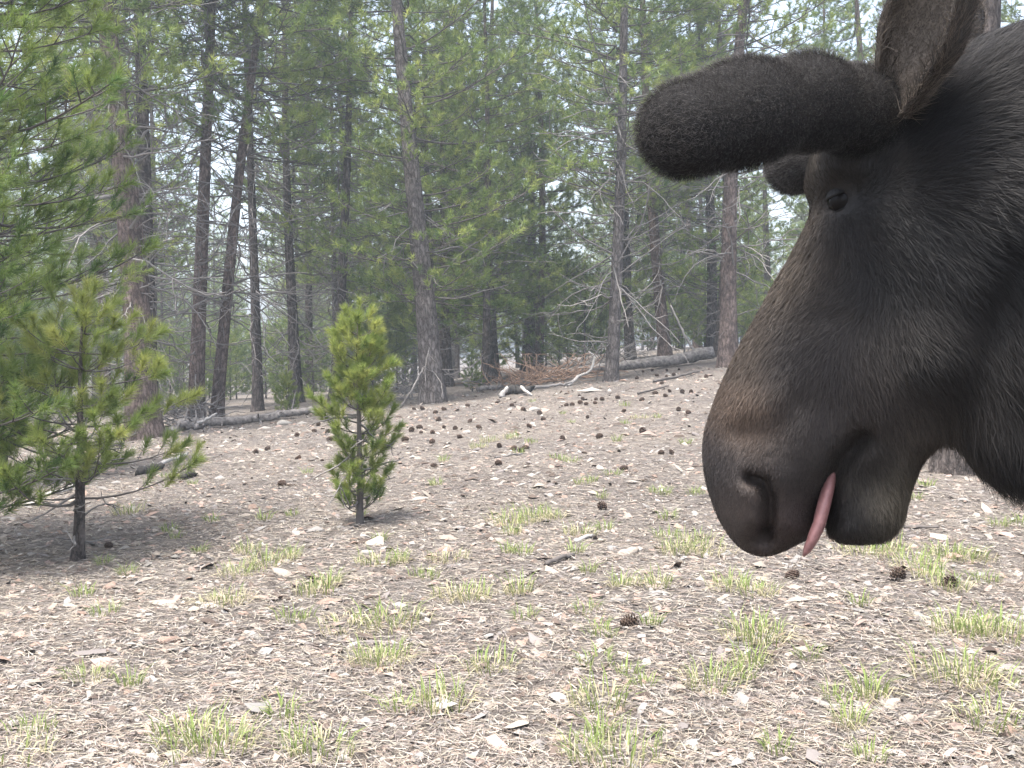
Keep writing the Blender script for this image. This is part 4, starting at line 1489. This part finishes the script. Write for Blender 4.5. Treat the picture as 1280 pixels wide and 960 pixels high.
def antler(pts, rad, seed):
    pts = np.array(pts)
    h = 0.0055
    lo = pts.min(0) - max(rad) - 0.02
    hi = pts.max(0) + max(rad) + 0.02
    g = np.stack(np.meshgrid(*[np.arange(lo[i], hi[i], h) for i in range(3)], indexing='ij'), -1)
    f = capsule_field(g, pts, rad, k=0.03)
    V, Q = surface_nets(f.astype(np.float32), lo, h)
    nr = vnormals(V, Q)
    if (nr * (V - V.mean(0))).sum() < 0:
        Q = Q[:, ::-1]
        nr = -nr
    base = np.array([.022, .021, .021])
    a_o = obj('antler', mesh_np('antler', V - mbase, Q, {'col': np.tile(base, (len(V), 1))}, smooth=True), M['velvet'], moose)
    rng = np.random.default_rng(seed)
    ax = norm(pts[-1] - pts[0])
    fv, ff, fcx = hairs(rng, V, Q, nr, 60000, lambda p, fi: np.tile(ax, (len(p), 1)), lambda p, fi: np.full(len(p), 0.012), lambda p, fi: np.tile([.032, .03, .029], (len(p), 1)), 0.0003, 1.3, messy=0.4, tip=6.5)  # hair tips painted pale to imitate the backlit rim glow
    obj('velvet', mesh_np('velvet', fv - mbase, ff, {'col': fcx}), M['velvet_fuzz'], a_o, kind='stuff')


antler([at(1105, 150, 1.22), at(1075, 140, 1.19), at(1010, 127, 1.12), at(930, 141, 1.05), at(856, 162, 1.0)], [.040, .041, .041, .044, .043], 1)
antler([at(1080, 175, 1.36), at(1050, 182, 1.44), at(1012, 197, 1.52), at(991, 209, 1.58)], [.034, .035, .036, .0365], 2)

# ears ------------------------------------------------------------
def ear(base, axis, out_, L, Wd, seed):
    axis = norm(np.asarray(axis, float))
    out_ = np.asarray(out_, float)
    out_ = norm(out_ - (out_ @ axis) * axis)
    side = np.cross(axis, out_)
    rings, sidesn = 16, 20
    t = np.linspace(0, 1, rings)
    wid = Wd * np.interp(t, [0, .1, .35, .6, .85, 1], [.45, .62, 1, .92, .5, .03])
    Vs, Cs = [], []
    for i in range(rings):
        ph = np.linspace(-1.9, 1.9, sidesn // 2)
        r = wid[i]
        outer = np.stack([np.sin(ph) * r, -np.cos(ph) * r * 0.75], -1)
        inner = np.stack([np.sin(ph[::-1]) * r * 0.86, -np.cos(ph[::-1]) * r * 0.58 + .002], -1)
        ring = np.concatenate([outer, inner])
        c = base + axis * L * t[i] + out_ * 0.02 * t[i] ** 2
        Vs.append(c + ring[:, :1] * side + ring[:, 1:] * out_)
        Cs += [[.045, .037, .031]] * (sidesn // 2) + [[.13, .108, .088]] * (sidesn // 2)
    V = np.concatenate(Vs)
    k = (np.arange(rings - 1) * sidesn)[:, None]
    s_ = np.arange(sidesn)[None]
    q = np.stack([k + s_, k + (s_ + 1) % sidesn, k + sidesn + (s_ + 1) % sidesn, k + sidesn + s_], -1).reshape(-1, 4)
    eo = obj('ear', mesh_np('ear', V - mbase, q, {'col': np.array(Cs)}, smooth=True), M['hide'], moose)
    nr = vnormals(V, q)
    rng = np.random.default_rng(seed)
    Ca = np.array(Cs)
    fv, ff, fcx = hairs(rng, V, q, nr, 26000, lambda p, fi: np.tile(axis, (len(p), 1)), lambda p, fi: np.full(len(p), 0.03), lambda p, fi: Ca[q[fi, 0]], 0.0006, 0.35, messy=0.45)
    obj('ear_fur', mesh_np('ear_fur', fv - mbase, ff, {'col': fcx}), M['fur'], eo, kind='stuff')


ear(at(1112, 140, 1.15), 0.35 * EU + 0.85 * EZ + 0.30 * EW, 0.55 * EW - 0.6 * EU, 0.23, 0.056, 3)
ear(at(1150, 110, 1.36), 0.30 * EU + 0.85 * EZ - 0.45 * EW, -0.6 * EW - 0.5 * EU, 0.23, 0.058, 4)

# tongue ----------------------------------------------------------
M['tongue'] = plain_mat('moose_tongue', (0.24, 0.115, 0.11), rough=0.45, spec=0.5, nscale=120, vary=0.2, bump=0.25)
tp = np.array([at(1040, 590, 1.262), at(1032, 622, 1.245), at(1024, 655, 1.235), at(1014, 678, 1.232), at(1004, 695, 1.232)])
tp = resample(tp, 14)
rr = np.interp(np.linspace(0, 1, 14), [0, .5, .75, .93, 1], [.017, .0175, .016, .010, .003])
Vt, Ft = tubes(tp[None], rr[None], 14)
ax = norm(tp[-1] - tp[0])
cen = np.repeat(tp, 14, 0)
off = Vt - cen
thick = norm(np.cross(ax, EW))
Vt = cen + off - (off @ thick)[:, None] * thick * 0.55
obj('tongue', mesh_np('tongue', Vt - mbase, Ft, smooth=True), M['tongue'], moose)

# hooves and tail ---------------------------------------------------
M['hoof'] = plain_mat('moose_hoof', (0.03, 0.027, 0.025), rough=0.5)
fdir = norm(np.array([-0.94, -0.34, 0]))
fsid = np.array([-fdir[1], fdir[0], 0])
for L_ in LEGS:
    g0 = float(gz(L_[0], L_[1]))
    for s_ in (-1, 1):
        c = np.array([L_[0], L_[1], g0]) + fsid * 0.028 * s_
        P_ = np.array([c - fdir * 0.03 + EZ * 0.095, c + fdir * 0.01 + EZ * 0.06, c + fdir * 0.05 + EZ * 0.02, c + fdir * 0.085 + EZ * 0.004])
        Vt, Ft = tubes(resample(P_, 8)[None], np.interp(np.linspace(0, 1, 8), [0, .5, .85, 1], [.036, .038, .026, .008])[None], 10)
        Vt[:, 2] = np.maximum(Vt[:, 2], g0 - 0.008)
        obj('hoof', mesh_np('hoof', Vt - mbase, Ft, smooth=True), M['hoof'], moose)
P_ = np.array([[2.76, 1.99, 1.52], [2.82, 2.01, 1.46], [2.84, 2.02, 1.38]])
Vt, Ft = tubes(resample(P_, 8)[None], np.interp(np.linspace(0, 1, 8), [0, .5, 1], [.04, .035, .008])[None], 10)
obj('tail', mesh_np('tail', Vt - mbase, Ft, {'col': np.tile([.03, .025, .022], (len(Vt), 1))}, smooth=True), M['hide'], moose)

# ------------------------------------------------------------------ air
def haze_box():
    bm = bmesh.new()
    bmesh.ops.create_cube(bm, size=1)
    me = bpy.data.meshes.new('haze')
    bm.to_mesh(me)
    bm.free()
    lowz, top = -6.0, 19.0
    o = obj('haze', me, None, None, (0, 80, (lowz + top) / 2), kind='stuff')
    o.scale = (460, 300, top - lowz)
    m, n_, l, out = mat_new('pale_air')
    v = N(n_, 'ShaderNodeVolumePrincipled')
    v.inputs['Color'].default_value = (0.80, 0.90, 1.0, 1)
    v.inputs['Density'].default_value = HAZE
    v.inputs['Anisotropy'].default_value = 0.3
    l.new(v.outputs[0], out.inputs['Volume'])
    me.materials.append(m)
    tag(o, 'thin pale haze between the trees', 'haze')


HAZE = 0.0034
haze_box()
